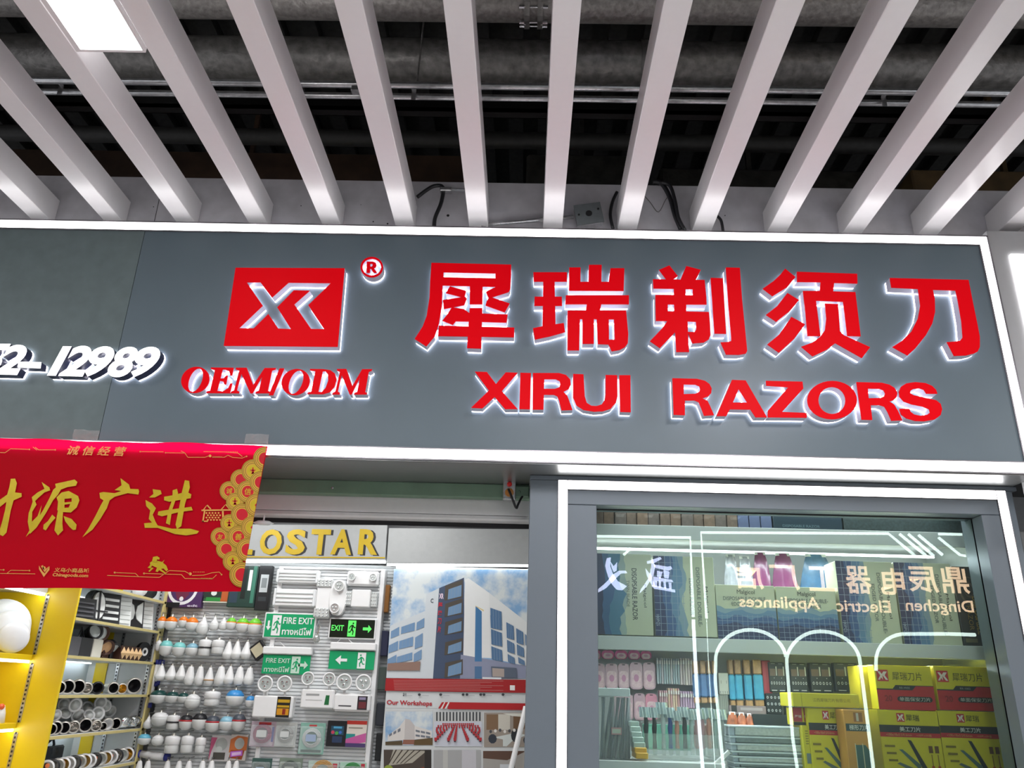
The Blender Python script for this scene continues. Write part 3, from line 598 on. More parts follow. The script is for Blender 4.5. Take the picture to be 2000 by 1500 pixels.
mk('pane', [(gx0-.02, YG, 0), (gx1+.02, YG, 0), (gx1+.02, YG, gz1+.02), (gx0-.02, YG, gz1+.02)], [(0, 1, 2, 3)], M_glass, win)['label'] = 'large clear glass pane with reflections of the shop opposite'
B().box(gx0-.004, gx0, YG-.012, YG-.001, 0, gz1).box(gx1, gx1+.004, YG-.012, YG-.001, 0, gz1).box(gx0, gx1, YG-.012, YG-.001, gz1-.003, gz1+.002).mk('seal', M_dark, win)

# ---------------------------------------------------------------- the lit shop front across the corridor (behind the camera; seen in the glass)
YM = 7.3; YO = 2*YG-YM
def R2(px, py, yy=YM): q = P(px, py, yy); return (q.x, q.z)
M_neon = mat('opposite_neon', (1, 1, 1), emit=4.6, ecol=(.86, 1, .94)); M_neon2 = mat('opposite_neon_lilac', (1, 1, 1), emit=5.5, ecol=(.85, .88, 1))
M_warm = mat('opposite_warm_letter', (1, .7, .4), emit=4.2, ecol=(1, .66, .44))
def neon(pts, label, r=.026, m=None):
    W = [(x, YO, z) for x, z in (R2(*p) for p in pts)]
    o = B().tube(W, r*.84, 6).mk('light_outline', m or M_neon, None, True); return tag(o, label, 'light outline', 'light outlines on the shop across the corridor')
def arc(cx, cy, rx, ry, a0, a1, n=12, sk=0): return [(cx+rx*math.cos(math.radians(a0+(a1-a0)*k/n)), cy-ry*math.sin(math.radians(a0+(a1-a0)*k/n))+sk*math.cos(math.radians(a0+(a1-a0)*k/n))) for k in range(n+1)]
neon([(1380,1208),(1369,1040),(1735,1042),(1788,1086)], 'white light outline cornering over the warm letters in the reflection', .024)
neon([(1060,1046),(1348,1050),(1354,1205)], 'white light outline around the lilac calligraphy in the reflection', .026)
neon([(1354,1210),(1362,1370),(1374,1520)], 'upright lilac light bar left of the arches in the reflection', .030, M_neon2)
neon([(1380,1210),(1384,1300),(1398,1520)], 'hair thin upright light line left of the arches in the reflection', .006)
for k, (a, c) in enumerate((((1757,1043),(1814,1090)), ((1774,1043),(1824,1086)), ((1794,1045),(1841,1084)))):
    neon([a, c], ('leftmost', 'middle', 'rightmost')[k]+' of the three short slanted light bars in the reflection', .024)
neon([(1833,1043),(1880,1044)], 'short level light bar at the top right in the reflection', .022)
neon([(1833,1050),(1875,1084),(1888,1086)], 'short bent light bar at the top right in the reflection', .022)
neon([(1415,1520),(1407,1440)]+[(1397+.0, 1330)]+arc(1464,1292,67,62,170,90,8)+arc(1464,1292,72,62,85,12,8)[:]+[(1535,1283)], 'left white arch outline in the reflection', .027)
neon([(1560,1520),(1548,1440),(1537,1300)]+arc(1602,1295,66,62,172,90,8)+arc(1602,1297,78,64,88,2,9)+[(1692,1390),(1708,1520)], 'right white arch outline in the reflection', .027)
neon([(1711,1310)]+arc(1768,1290,57,52,180,96,8)+[(1850,1238),(1905,1240)], 'white quarter arch with a level end in the reflection', .027)
neon([(1218,1084),(1232,1071)], 'tiny slanted light dash in the reflection', .022)
def rtext(body, px0, py0, px1, py1, m, label, bold=.03, rot=0):
    (x0, _), (x1, _) = R2(px0, (py0+py1)/2), R2(px1, (py0+py1)/2); z1 = R2((px0+px1)/2, py0)[1]; z0 = R2((px0+px1)/2, py1)[1]
    fr = Fr((0, YO+.02, 0), (-1, 0, 0), (0, 0, 1))
    V, Fc, N, asp = glyphs(body, bold); W = [fr.at(-x1+(x1-x0)*a, z0+(z1-z0)*b_, 0) for a, b_, _ in V]
    return tag(mk('sign_lettering', W, Fc, m), label, 'lettering', 'letters on the shop across the corridor')
for ch, x0, x1, y0, y1 in (('店',1435,1490,1103,1151),('厂',1503,1560,1104,1153),('工',1578,1632,1107,1155),('器',1650,1700,1106,1160),('电',1717,1765,1110,1162),('辰',1773,1830,1107,1158),('鼎',1838,1890,1108,1160)):
    rtext(ch, x0, y0, x1, y1, M_warm, 'warm lit Chinese character, %s from the left in the window reflection' % {'店': 'first', '厂': 'second', '工': 'third', '器': 'fourth', '电': 'fifth', '辰': 'sixth', '鼎': 'seventh'}[ch], .018)
rtext('Appliances', 1443, 1165, 1600, 1195, M_warm, 'warm word Appliances reflected backwards in the window', .015)
rtext('Electric', 1632, 1172, 1738, 1196, M_warm, 'warm word Electric reflected backwards in the window', .015)
rtext('Dingchen', 1768, 1172, 1900, 1202, M_warm, 'warm word Dingchen reflected backwards in the window', .015)
M_lil = mat('opposite_lilac_letter', (.8, .8, 1), emit=4.5, ecol=(.66, .68, 1))
cr = crop(1150, 980, 4.444)
def rpoly(polys, label):
    b = B()
    for pts in polys: q = [R2(*p) for p in cr(pts)]; b.prism([[(x, z) for x, z in q]], front(YO), None, -.02)
    return tag(b.mk('sign_lettering', M_lil), label, 'lettering', 'letters on the shop across the corridor')
rpoly([[(155,490),(190,485),(185,560),(205,620),(250,690),(330,735),(290,770),(240,765),(200,720),(165,650),(140,560)], [(80,760),(150,700),(200,640),(260,600),(320,600),(332,622),(280,625),(220,680),(150,750),(80,790)], [(185,520),(215,560),(245,525),(240,600),(215,615),(195,570)]], 'lilac brush character with crossing strokes reflected in the window')
rpoly([[(500,520),(620,480),(630,500),(560,535),(505,540)], [(545,490),(575,560),(560,640),(500,740),(435,800),(450,760),(520,660),(540,560)], [(490,580),(540,640),(570,720),(550,740),(500,640)], [(560,545),(680,565),(710,560),(722,585),(690,600),(570,575)], [(590,600),(640,610),(620,670),(590,650)], [(645,590),(700,610),(690,670),(650,660)], [(555,650),(720,680),(735,700),(560,690)], [(560,690),(590,690),(590,740),(560,740)], [(605,690),(625,690),(625,745),(605,745)], [(645,695),(665,695),(670,755),(650,750)], [(690,700),(715,705),(715,760),(695,760)], [(545,725),(745,765),(750,790),(560,755)]], 'dense lilac brush character reflected in the window')
# ================================================================ shop interior left of the window
M_sl = mat('slatwall_white', (.74, .76, .77), .45, var=.01)
M_yel = mat('yellow_laminate', (.80, .58, .012), .38, var=.02, scale=6)
M_ywhite = mat('shelf_white', (.66, .68, .68), .45, var=.02)
def slatwall(name, x0, x1, z0, z1, y, label, parent=None):
    b = B(); z = z0
    while z < z1-.01:
        b.box(x0, x1, y, y+.010, z+.007, z+.022); z += .022
    b.box(x0, x1, y+.010, y+.02, z0, z1)
    o = b.mk(name, M_sl, parent)
    if parent is None: o['kind'] = 'structure'; o['label'] = label
    else: o['kind'] = 'stuff'
    return o
slatwall('wall_slatted', -2.46, .55, 0, 2.30, 2.12, 'white slatted display wall behind the hanging bulbs')
# header boxes over the back wall
hb = thing('header_board', (-1.7, 1.98, 2.29), 'white header board with gold capital letters over the slatted wall', 'sign board')
x0, x1, z0, z1 = rect(440, 1024.5, 755.5, 1093, 1.95)
B().bbox(-2.46, x1, 1.95, 2.12, z0, z1, .003).mk('board', mat('header_panel', (.36, .37, .37), .45), hb)
B().box(-2.46, x1-.003, 1.946, 1.95, z0+.012, z0+.020).mk('gold_line', mat('gold_ink', (.52, .36, .02), .4, .3), hb)
B().box(-2.46, x1-.002, 1.96, 1.985, z0-.018, z0-.001).mk('light_strip', M_ledthin, hb)
cg = crop(440, 900, 3.0303)
def cg1(a, b_): return cg([(a, b_)])[0]
for ch, a, c_ in (('L', 108, 170), ('O', 205, 335), ('S', 360, 475), ('T', 505, 620), ('A', 628, 752), ('R', 790, 905)):
    for m_, dx, n_ in ((M_black, 14, .001), (mat('gold_ink', (.52, .36, .02), .4, .3), 0, .002)):
        (p0, q0_), (p1, q1_) = cg1(a+dx, 405+dx*.2), cg1(c_+dx, 562 if m_ is M_black else 556)
        o = ptext(hb, ch, (p0, q0_, p1, q1_), 1.95, m_, n_, bold=.035)
hb2 = thing('header_board', (-.3, 1.98, 2.29), 'blank white header board above the factory poster', 'sign board')
x0b = P(758, 1060, 1.95).x
B().bbox(x0b, .6, 1.95, 2.12, z0+.002, z1+.002, .003).mk('board', mat('header_panel', (.36, .37, .37), .45), hb2)
B().box(x0b+.002, .6, 1.965, 1.985, z0-.012, z0+.0015).mk('light_strip', M_ledthin, hb2)
B().box(-2.46, .6, 1.96, 2.12, 2.90, 2.95).mk('trim_1', M_dark)['kind'] = 'structure'
structure('wall_above_header', B().box(-2.9, .6, 2.1, 2.14, z1, 2.95), M_black, label='dark wall gap above the header boards')
structure('ceiling_shop', B().box(-4.6, 4.6, .8, 2.25, 2.95, 3.0), mat('shop_ceiling', (.10, .10, .10), .8), label='dark ceiling inside the shop')
structure('wall_left', B().box(-3.15, -3.05, .22, 2.25, 0, 2.95), M_ywhite, label='left side wall of the shop behind the shelves')
structure('wall_partition', B().box(.28, .33, .52, 2.12, 0, 2.95), M_ywhite, label='partition between the doorway and the window display')
# ---- poster
pst = thing('poster', (-.46, 2.0, .8), 'large factory poster with red band and small workshop photographs', 'poster')
YP = 1.985
x0p, x1p = P(755, 1340, YP).x, .27
B().bbox(x0p, x1p, YP+.001, YP+.02, .75, P(900, 1108, YP).z, .002).mk('sheet', mat('poster_paper', (.60, .62, .62), .35, var=.01), pst)
cp = crop(740, 1020, 3.125)
PC = {}
def pc(h, k=1.0):
    if h not in PC: PC[h] = mat('print_'+h, H(h, .95), .45, var=.01)
    return PC[h]
def pprint(parent, name, items, conv, y, n=.0005, step=.0003):
    """printed picture: coloured polygons in order, one mesh"""
    b = B(); ms = []
    for k, (h, pts) in enumerate(items):
        m = h if not isinstance(h, str) else pc(h)
        if m not in ms: ms.append(m)
        b.prism([pxs(conv(pts), y)], front(y), None, n+step*k*.2, ms.index(m))
    return b.mk(name, ms, parent)
M_sky = mat('poster_sky', (.3, .42, .6), .4); nt = M_sky.node_tree
nz = nt.nodes.new('ShaderNodeTexNoise'); nz.inputs['Scale'].default_value = 5; nz.inputs['Detail'].default_value = 8; nz.inputs['Roughness'].default_value = .6
cr_ = nt.nodes.new('ShaderNodeValToRGB'); cr_.color_ramp.elements[0].position = .38; cr_.color_ramp.elements[0].color = (.20, .36, .58, 1); cr_.color_ramp.elements[1].position = .56; cr_.color_ramp.elements[1].color = (.62, .66, .66, 1)
tc_ = nt.nodes.new('ShaderNodeTexCoord'); nt.links.new(tc_.outputs['Object'], nz.inputs['Vector']); nt.links.new(nz.outputs[0], cr_.inputs[0]); nt.links.new(cr_.outputs[0], nt.nodes['Principled BSDF'].inputs['Base Color'])
def winbar(x0, y0, x1, y1, x2, y2, x3, y3, n):  # mullions over a quad
    o = []
    for k in range(1, n):
        t = k/n; xa, ya, xb, yb = x0+(x1-x0)*t, y0+(y1-y0)*t, x3+(x2-x3)*t, y3+(y2-y3)*t
        o.append(('7f93a8', [(xa-1.2, ya), (xa+1.2, ya), (xb+1.2, yb), (xb-1.2, yb)]))
    return o
it = [(M_sky, [(92,285),(925,290),(915,955),(45,950)]),
 ('c9cfd3', [(70,632),(285,540),(300,955),(45,950)]), ('c9cfd3', [(290,440),(368,402),(335,955),(250,952)]), ('3f4d66', [(368,402),(520,338),(522,955),(330,955)]),
 ('e3e4e3', [(526,350),(548,342),(672,430),(690,830),(515,820)]), ('dcdedd', [(672,430),(915,620),(915,880),(680,830)]), ('8a8fa6', [(500,808),(915,880),(915,955),(495,955)]),
 ('3f74a3', [(590,510),(628,545),(628,850),(585,850)]), ('d9c68e', [(588,508),(640,535),(640,545),(592,515)]), ('4a6f96', [(585,880),(628,880),(628,955),(585,955)])]
for k, (ya, yb) in enumerate(((400,480),(510,580),(622,690),(745,812),(870,950))): it += [('4c453d', [(405,ya-12),(512,ya-50+k*4),(512,yb-20),(400,yb)]), ('6e8fb0', [(425,ya+10),(505,ya-18),(503,yb-28),(420,yb-8)])]+winbar(425,ya+10,505,ya-18,503,yb-28,420,yb-8,4)
for k, (a, b_, c_, d) in enumerate(((75,652,125,700),(138,625,220,672),(232,598,278,650),(62,738,118,790),(125,712,210,765),(222,690,268,765),(55,822,108,865),(112,808,205,850),(215,790,262,845))):
    it += [('6d8fb3', [(a,b_+14),(c_,b_-14),(c_-2,d-10),(a-3,d+10)])]+winbar(a,b_+14,c_,b_-14,c_-2,d-10,a-3,d+10,4)
for k, (a, b_, c_, d) in enumerate(((680,530,748,628),(680,575,748,655),(684,660,750,755),(686,765,752,845),(778,618,822,715),(782,725,826,800),(786,812,828,862),(838,655,880,745),(842,752,884,820),(850,830,888,870),(892,690,915,760))):
    it += [('4f7196', [(a,b_-8),(c_,b_+16),(c_+3,d+4),(a+3,d-10)])]+winbar(a,b_-8,c_,b_+16,c_+3,d+4,a+3,d-10,4)
it += [('8c6f62', [(55,862),(255,850),(250,905),(50,905)]), ('566070', [(685,880),(840,890),(842,950),(690,948)]), ('a89a92', [(692,890),(765,895),(765,945),(694,942)]), ('d5d8dc', [(632,945),(748,948),(748,960),(632,957)]),
 ('a01418', [(44,952),(925,962),(920,1042),(38,1028)]), ('b0161c', [(432,1098),(925,1106),(922,1147),(418,1140)]), ('b0161c', [(385,1098),(400,1098),(375,1137),(362,1137)]), ('b0161c', [(405,1098),(424,1098),(400,1138),(388,1138)]),
 ('e6e2dc', [(400,1098),(406,1098),(388,1138),(378,1138)]), ('e6e2dc', [(424,1098),(432,1098),(412,1138),(402,1138)]), ('e8e8e6', [(800,995),(830,996),(830,1026),(800,1025)])]
for r_ in range(7): it.append(('c07a76', [(90+r_,963+r_*9.5),(760-(r_ % 3)*70,968+r_*9.5),(760-(r_ % 3)*70,970.5+r_*9.5),(90+r_,965.5+r_*9.5)]))
for x in (238, 368, 505, 528, 612, 632, 748): it.append(('33343a', ell(x+10, 1052, 9, 8, 10)))
for x in (265, 392, 545, 650, 770, 165): it.append(('a3a5a8', [(x,1056),(x+40,1057),(x+40,1060),(x,1059)]))
it += [('8f9193', [(45,1133),(360,1136),(360,1138),(45,1135)])]
pprint(pst, 'picture', it, cp, YP)['label'] = 'photograph of a white and blue factory block under clouds'
for o_ in hb.children:
    if o_.name.split('.')[0] in ('board', 'gold_line', 'light_strip'): o_.rotation_euler.y = -.020; o_.location.z -= .004
for o_ in hb2.children: o_.rotation_euler.y = -.018; o_.location.z += .003
def ppt(body, q, m, **k): (a, b_), (c_, d) = cp([(q[0], q[1]), (q[2], q[3])]); return ptext(pst, body, (a, b_, c_, d), YP, m, .003, **k)
ppt('Our Workshops', (48, 1088, 325, 1125), pc('b0202c'), bold=.03)
ppt('21', (146, 1042, 166, 1060), pc('33343a'), bold=.02); ppt('C', (316, 466, 333, 492), pc('4a4f57'), bold=.02)
ppt('XR', (368, 435, 396, 468), pc('f0d8e8'), bold=.03, shear=-.1); ppt('XR', (803, 999, 827, 1022), pc('b0202c'), bold=.04); ppt('犀瑞剃须刀', (834, 996, 905, 1010), pc('e8e8e6'), bold=.03)
for k, ch in enumerate('犀瑞刀片'): ppt(ch, (362+k*-1, 490+k*48, 388-k*3, 518+k*52), pc('c03040'), bold=.03)
def small(name, quad, items, label):
    (a, b_), (c_, d) = cp([(quad[0], quad[1]), (quad[2], quad[3])])
    o = pprint(pst, name, items, lambda pts: [(a+(c_-a)*x/100, b_+(d-b_)*y/100) for x, y in pts], YP, .002); o['label'] = label
rq = lambda h, x0, y0, x1, y1: (h, [(x0, y0), (x1, y0), (x1, y1), (x0, y1)])
it = [rq(M_sky, 0, 0, 100, 100), ('d5d0cb', [(5,72),(30,45),(42,22),(52,24),(60,42),(98,58),(98,80),(5,88)]), ('bfb9b6', [(42,22),(52,24),(62,42),(62,86),(40,86)]), ('8d5d4c', [(38,84),(62,84),(62,98),(36,98)]), ('5e4a2a', [(62,84),(100,78),(100,100),(60,100)]), ('54462e', [(0,90),(36,86),(36,100),(0,100)])]
for k in range(3): it += [('70757f', [(8+k*9,68-k*7),(14+k*9,63-k*7),(14+k*9,70-k*6),(8+k*9,75-k*6)]), ('70757f', [(64+k*11,54+k*3),(73+k*11,57+k*3),(73+k*11,63+k*3),(64+k*11,60+k*3)]), ('70757f', [(64+k*11,68+k*2),(73+k*11,70+k*2),(73+k*11,76+k*2),(64+k*11,74+k*2)])]
small('workshop_photo', (40,1155,328,1360), it, 'small photo of a white corner building, left of the upper row')
it = [rq('c9ccd6', 0, 0, 100, 100), rq('c5c6c4', 0, 0, 100, 28)]
for k in range(14): it.append(rq('3c3f42', 4+k*6.9, 0, 7.2+k*6.9, 26))
for j in range(8):
    for k in range(16):
        if k in (5, 8, 10) and j > 1: continue
        cx = 50+(k-7.5)*(4.2+j*1.3); cy = 32+j*6; r_ = 1.4+j*.22
        if 0 < cx-r_ and cx+r_ < 100 and (abs(k-7.5) < 7 or j < 6): it += [rq('b02a32', cx-r_, cy, cx+r_, cy+6+j*.5), rq('4a3038', cx-r_*.7, cy+6+j*.5, cx+r_*.7, cy+9+j*.6)]
small('workshop_photo', (338,1158,630,1368), it, 'small photo of rows of workers in red, middle of the upper row')
it = [rq('9a8f84', 0, 0, 100, 100), rq('7e6248', 5, 5, 30, 50), rq('c9c4b8', 30, 5, 55, 50), rq('6e5238', 62, 10, 100, 48), ('d8d6cc', [(40,2),(100,2),(80,12),(60,10)]), ('ccd2cf', [(20,72),(62,60),(92,64),(60,82),(48,98),(40,98),(40,78)]), ('2f3540', ell(18,76,9,14,10)), ('26282c', ell(66,66,9,20,10)), ('2b3038', ell(90,80,7,12,10))]
for k in range(7): it.append(('e0dcd6' if k % 2 else '4a4a4e', ell(14+k*10, 55-(k % 3)*2, 3, 5, 8)))
small('workshop_photo', (642,1162,930,1372), it, 'small photo of a meeting table, right of the upper row')
it = [rq('4a4038', 0, 0, 100, 100), ('a8a294', [(20,0),(90,4),(60,40),(10,48)]), ('8c3c20', [(40,70),(85,52),(85,72),(50,84)]), ('8fa03c', ell(10,60,10,14,10)), rq('2a2420', 86, 0, 100, 100)]
for k in range(5): it.append(('3a3026', [(25+k*13,0),(28+k*13,0),(12+k*8,42),(10+k*8,42)]))
small('workshop_photo', (30,1388,320,1590), it, 'small photo of a hall roof, left of the lower row')
it = [rq('a8a8a8', 0, 0, 100, 100), rq('bdbdb8', 20, 0, 30, 60), rq('c3c1c6', 60, 0, 90, 60)]
for k in range(14): it.append((('c9a0a0', 'e4e2e0', '7a4a4a')[k % 3], ell(4+k*7, 70+(k % 3)*5, 4, 9, 8)))
small('workshop_photo', (334,1390,622,1592), it, 'small photo of a crowded workshop, middle of the lower row')
it = [rq('a4a09a', 0, 0, 100, 100), ('5c4234', [(0,0),(90,0),(50,28),(0,22)]), rq('c8ccd0', 35, 40, 60, 100), rq('4a3a38', 60, 30, 66, 80)]
small('workshop_photo', (636,1396,930,1598), it, 'small photo of roof beams, right of the lower row')
a_, c_ = P(1024, 1384, 1.9), P(984, 1560, 1.8)
tag(B().tube([(a_.x+.01, 1.93, a_.z+.01), (c_.x, 1.8, c_.z), (c_.x-.3, 1.6, .0)], .017, 10).mk('white_pole', M_white), 'white pole leaning in front of the poster beside the pillar', 'pole')

# ---- hanging bulbs
c2i = crop(240, 1120, 3.947)
M_globe = mat('frosted_globe', (.64, .65, .64), .38, var=.01); M_cap = mat('bulb_cap_metal', (.6, .58, .52), .3, .7)
M_hook = mat('hook_wire', (.25, .25, .26), .35, .8)
def unit_lathe(name, prof, m, n=16):
    b = B(); b.lathe(prof, (0, 0, 0), (0, 0, 1), n); me = bpy.data.meshes.new(name); me.from_pydata(b.V, [], b.F); me.materials.append(m); me.polygons.foreach_set('use_smooth', [True]*len(me.polygons)); me.update(); return me
KINDS = {
 'round': ([(.16,.0),(.20,-.02),(.20,-.14),(.24,-.16)], [(.24,-.15),(.5,-.2),(.86,-.33),(.93,-.47)], [(.94,-.46),(1,-.60),(.92,-.80),(.6,-.95),(0,-1)]),
 'tall': ([(.14,0),(.18,-.02),(.18,-.12),(.22,-.13)], [(.22,-.12),(.32,-.24),(.62,-.42),(.88,-.55)], [(.88,-.54),(.98,-.68),(.93,-.84),(.6,-.96),(0,-1)]),
 'cone': ([(.14,0),(.20,-.01),(.20,-.10),(.22,-.11)], [(.22,-.10),(.34,-.18),(.92,-.70),(.95,-.73)], [(.95,-.72),(.95,-.80),(.80,-.93),(.4,-.99),(0,-1)]),
 'drop': ([(.22,0),(.30,-.02),(.30,-.08),(.36,-.09)], [(.36,-.08),(.50,-.14),(.85,-.60),(.90,-.66)], [(.90,-.65),(.97,-.76),(.85,-.92),(.45,-.99),(0,-1)]),
 'squat': ([(.12,.0),(.16,-.02),(.16,-.12),(.2,-.13)], [(.2,-.12),(.6,-.16),(.9,-.32),(1,-.45)], [(1,-.44),(1.02,-.58),(.85,-.85),(.4,-.97),(0,-1)]),
 'cyl': ([(.16,0),(.22,-.02),(.22,-.12),(.3,-.13)], [(.3,-.12),(.8,-.17),(.92,-.24),(.92,-.55)], [(.86,-.54),(.86,-.92),(.7,-.98),(0,-1)]),
}
_bulbmesh = {}
for k_, (a, b_, c_) in KINDS.items(): _bulbmesh[k_] = (unit_lathe('cap', a, M_cap), unit_lathe('collar', b_, M_white), unit_lathe('globe', c_, M_globe))
bh = B(); bh.tube([(0, .075, .012), (0, .0, .010), (0, -.012, .0), (0, -.012, .016)], .0022, 5)
mh = bpy.data.meshes.new('hook'); mh.from_pydata(bh.V, [], bh.F); mh.materials.append(M_hook); mh.update()
CM = {'orange': mat('collar_orange', (.85, .20, .01), .35), 'white': M_white, 'green': mat('collar_green', (.16, .55, .03), .35), 'teal': mat('collar_teal', (.22, .62, .60), .35), 'blue': mat('collar_blue', (.04, .26, .60), .35),
      'sky': mat('collar_sky', (.25, .48, .60), .35), 'dark green': mat('collar_dark_green', (.01, .06, .055), .3), 'black': M_black, 'grey': mat('collar_grey', (.06, .07, .09), .4), 'pale blue': mat('collar_pale_blue', (.13, .45, .62), .35)}
def bulb(cx, top, bot, hw, kind, colr, label, ring=None, ybase=2.03):
    (px, pt), (_, pb_) = c2i([(cx, top), (cx, bot)])
    q = P(px, pt, ybase); h = q.z-P(px, pb_, ybase).z; r = P(px+hw/3.947, pt, ybase).x-q.x
    t = thing('light_bulb', (q.x, ybase, q.z), label, 'light bulb', 'light bulbs hanging on the slatted wall')
    for nm, me, m in zip(('cap', 'collar', 'globe'), _bulbmesh[kind], (None, CM[colr], None)):
        o = bpy.data.objects.new(nm, me); COL.objects.link(o); o.parent = t; o.scale = (r, r, h)
        if m is not None: o.material_slots[0].link = 'OBJECT'; o.material_slots[0].material = m
    o = bpy.data.objects.new('hook', mh); COL.objects.link(o); o.parent = t
    if ring:
        b = B(); pr = KINDS[kind][1]; rr = r*pr[-1][0]*1.02; zz = q.z+h*pr[-1][1]; b.lathe([(rr, -.004), (rr, .005)], (q.x, ybase, zz), (0, 0, 1), 16); b.mk('band', ring, t, True)
    return t
ORD = ('first', 'second', 'third', 'fourth', 'fifth', 'sixth', 'seventh', 'eighth', 'ninth', 'tenth')
ROWS = (('top row', [(312,315,430,36,'round','orange'),(385,315,440,48,'round','orange'),(475,318,420,38,'round','orange'),(545,320,450,48,'round','orange'),(632,318,478,48,'tall','white'),(715,325,445,38,'tall','white'),(785,330,440,34,'tall','white'),(845,325,440,40,'round','green'),(935,325,460,50,'round','green'),(1030,325,475,54,'round','green')]),
 ('second row from the top', [(285,500,600,26,'round','white'),(345,500,640,50,'squat','teal'),(445,515,645,50,'squat','teal'),(545,520,640,50,'round','sky'),(645,490,640,52,'cyl','white'),(745,495,625,52,'cyl','white'),(825,510,665,42,'cone','white'),(890,508,665,42,'cone','white'),(965,512,665,44,'cone','white')]),
 ('third row from the top', [(305,695,830,45,'cone','white'),(385,695,830,45,'cone','white'),(460,695,830,42,'cone','white'),(530,705,865,42,'drop','white'),(605,705,865,38,'drop','white'),(680,710,865,40,'cone','white'),(765,705,865,45,'drop','white'),(835,700,860,42,'cone','white'),(910,710,865,42,'drop','white'),(985,715,865,42,'drop','white')]),
 ('fourth row from the top', [(285,885,1005,62,'squat','dark green'),(390,900,1000,50,'squat','dark green'),(475,910,1000,42,'squat','dark green'),(550,910,1045,60,'round','white'),(700,890,1025,66,'cyl','white'),(875,880,1030,68,'squat','blue'),(990,930,1040,36,'squat','blue')]),
 ('fifth row from the top', [(205,1090,1200,34,'tall','white'),(298,1055,1180,64,'squat','white'),(400,1075,1205,52,'cyl','white'),(500,1075,1210,52,'squat','black'),(605,1060,1210,56,'squat','black'),(705,1080,1225,55,'squat','grey'),(810,1085,1215,55,'squat','sky'),(905,1065,1220,52,'squat','grey')]),
 ('lowest full row', [(175,1225,1325,48,'squat','pale blue'),(278,1230,1330,45,'round','white'),(395,1230,1390,62,'cyl','white'),(510,1230,1385,52,'cyl','white'),(610,1245,1385,42,'cyl','white')]))
SH = {'round': 'round', 'tall': 'long necked', 'cone': 'cone shaped', 'drop': 'pear shaped', 'squat': 'squat round', 'cyl': 'thick cylindrical'}
RINGC = {('fifth row from the top', 3): mat('ring_red', (.5, .02, .03), .4), ('fifth row from the top', 7): mat('ring_red', (.5, .02, .03), .4), ('fifth row from the top', 5): mat('ring_red', (.5, .02, .03), .4), ('fifth row from the top', 2): M_black, ('second row from the top', 4): M_black, ('third row from the top', 5): mat('ring_tan', (.5, .3, .15), .4), ('top row', 8): CM['orange'], ('top row', 9): CM['orange'], ('top row', 7): CM['orange']}
for rn, lst in ROWS:
    for k, a in enumerate(lst): bulb(*a, '%s %s collared bulb, %s in the %s' % (SH[a[4]], a[5], ORD[k], rn), RINGC.get((rn, k)))
for k, cx in enumerate((135, 200, 350, 440, 515, 620, 690, 820, 880)):
    bulb(cx, 1435, 1560, 32, 'drop', 'white', 'white bulb cut off by the bottom edge, %s from the left' % ORD[k])
def ibox(name, q, conv, y, d, m, label, cat, group=None, parent=None, bev=.003):
    (a, b_), (c_, e) = conv([(q[0], q[1]), (q[2], q[3])]); x0, x1, z0, z1 = rect(a, b_, c_, e, y)
    return tag(B().bbox(x0, x1, y, y+d, z0, z1, bev).mk(name, m, parent), label, cat, group), (x0, x1, z0, z1)
def pack(q, conv, y, d, m, label, cat, prints=(), group=None, texts=(), name='package', bev=.003):
    """a box or packet with printed shapes (unit coordinates, origin top left) on its front"""
    (a, b_), (c_, e) = conv([(q[0], q[1]), (q[2], q[3])]); x0, x1, z0, z1 = rect(a, b_, c_, e, y)
    t = thing(name, ((x0+x1)/2, y+d/2, z0), label, cat, group)
    B().bbox(x0, x1, y, y+d, z0, z1, bev).mk('body', m, t)
    if prints:
        b = B(); ms = []
        for k, (mm, pts) in enumerate(prints):
            mm = pc(mm) if isinstance(mm, str) else mm
            if mm not in ms: ms.append(mm)
            b.prism([[(x0+(x1-x0)*u, z1-(z1-z0)*v) for u, v in pts]], front(y), None, .0006+.00012*k, ms.index(mm))
        b.mk('print', ms, t)
    if texts:
        for body, u0, v0, u1, v1, mm, kw in texts:
            text(t, body, front(y), x0+(x1-x0)*u0, z1-(z1-z0)*v1, x0+(x1-x0)*u1, z1-(z1-z0)*v0, pc(mm) if isinstance(mm, str) else mm, .0006+.00012*(len(prints)+2), **kw)
    return t
R1 = lambda x0, y0, x1, y1: [(x0, y0), (x1, y0), (x1, y1), (x0, y1)]
# items around the bulbs
def ttube(q0, q1, r, label):
    (a, b_), (c_, d) = c2i([q0, q1]); A, C_ = P(a, b_, 2.06), P(c_, d, 2.06); t = thing('tube_lamp', (A.x, 2.06, min(A.z, C_.z)), label, 'tube lamp', 'tube lamps by the bulbs')
    dv = (C_-A).normalized(); B().tube([A+dv*.03, C_-dv*.03], r, 10).mk('tube', M_white, t, True); b = B().tube([A, A+dv*.03], r*1.12, 10); b.mk('end_cap', mat('cap_blue', (.03, .04, .28), .4), t, True)
    B().tube([C_-dv*.03, C_], r*1.12, 10).mk('end_cap', MATS['cap_blue'], t, True)
ttube((270, 665), (205, 1035), .011, 'white tube lamp with blue ends, leftmost upright one'); ttube((292, 665), (252, 870), .011, 'white tube lamp with blue ends, second upright one'); ttube((312, 668), (268, 860), .011, 'white tube lamp with blue ends, third upright one'); ttube((105, 1388), (358, 1418), .022, 'thick white tube lamp lying across below the bulbs')
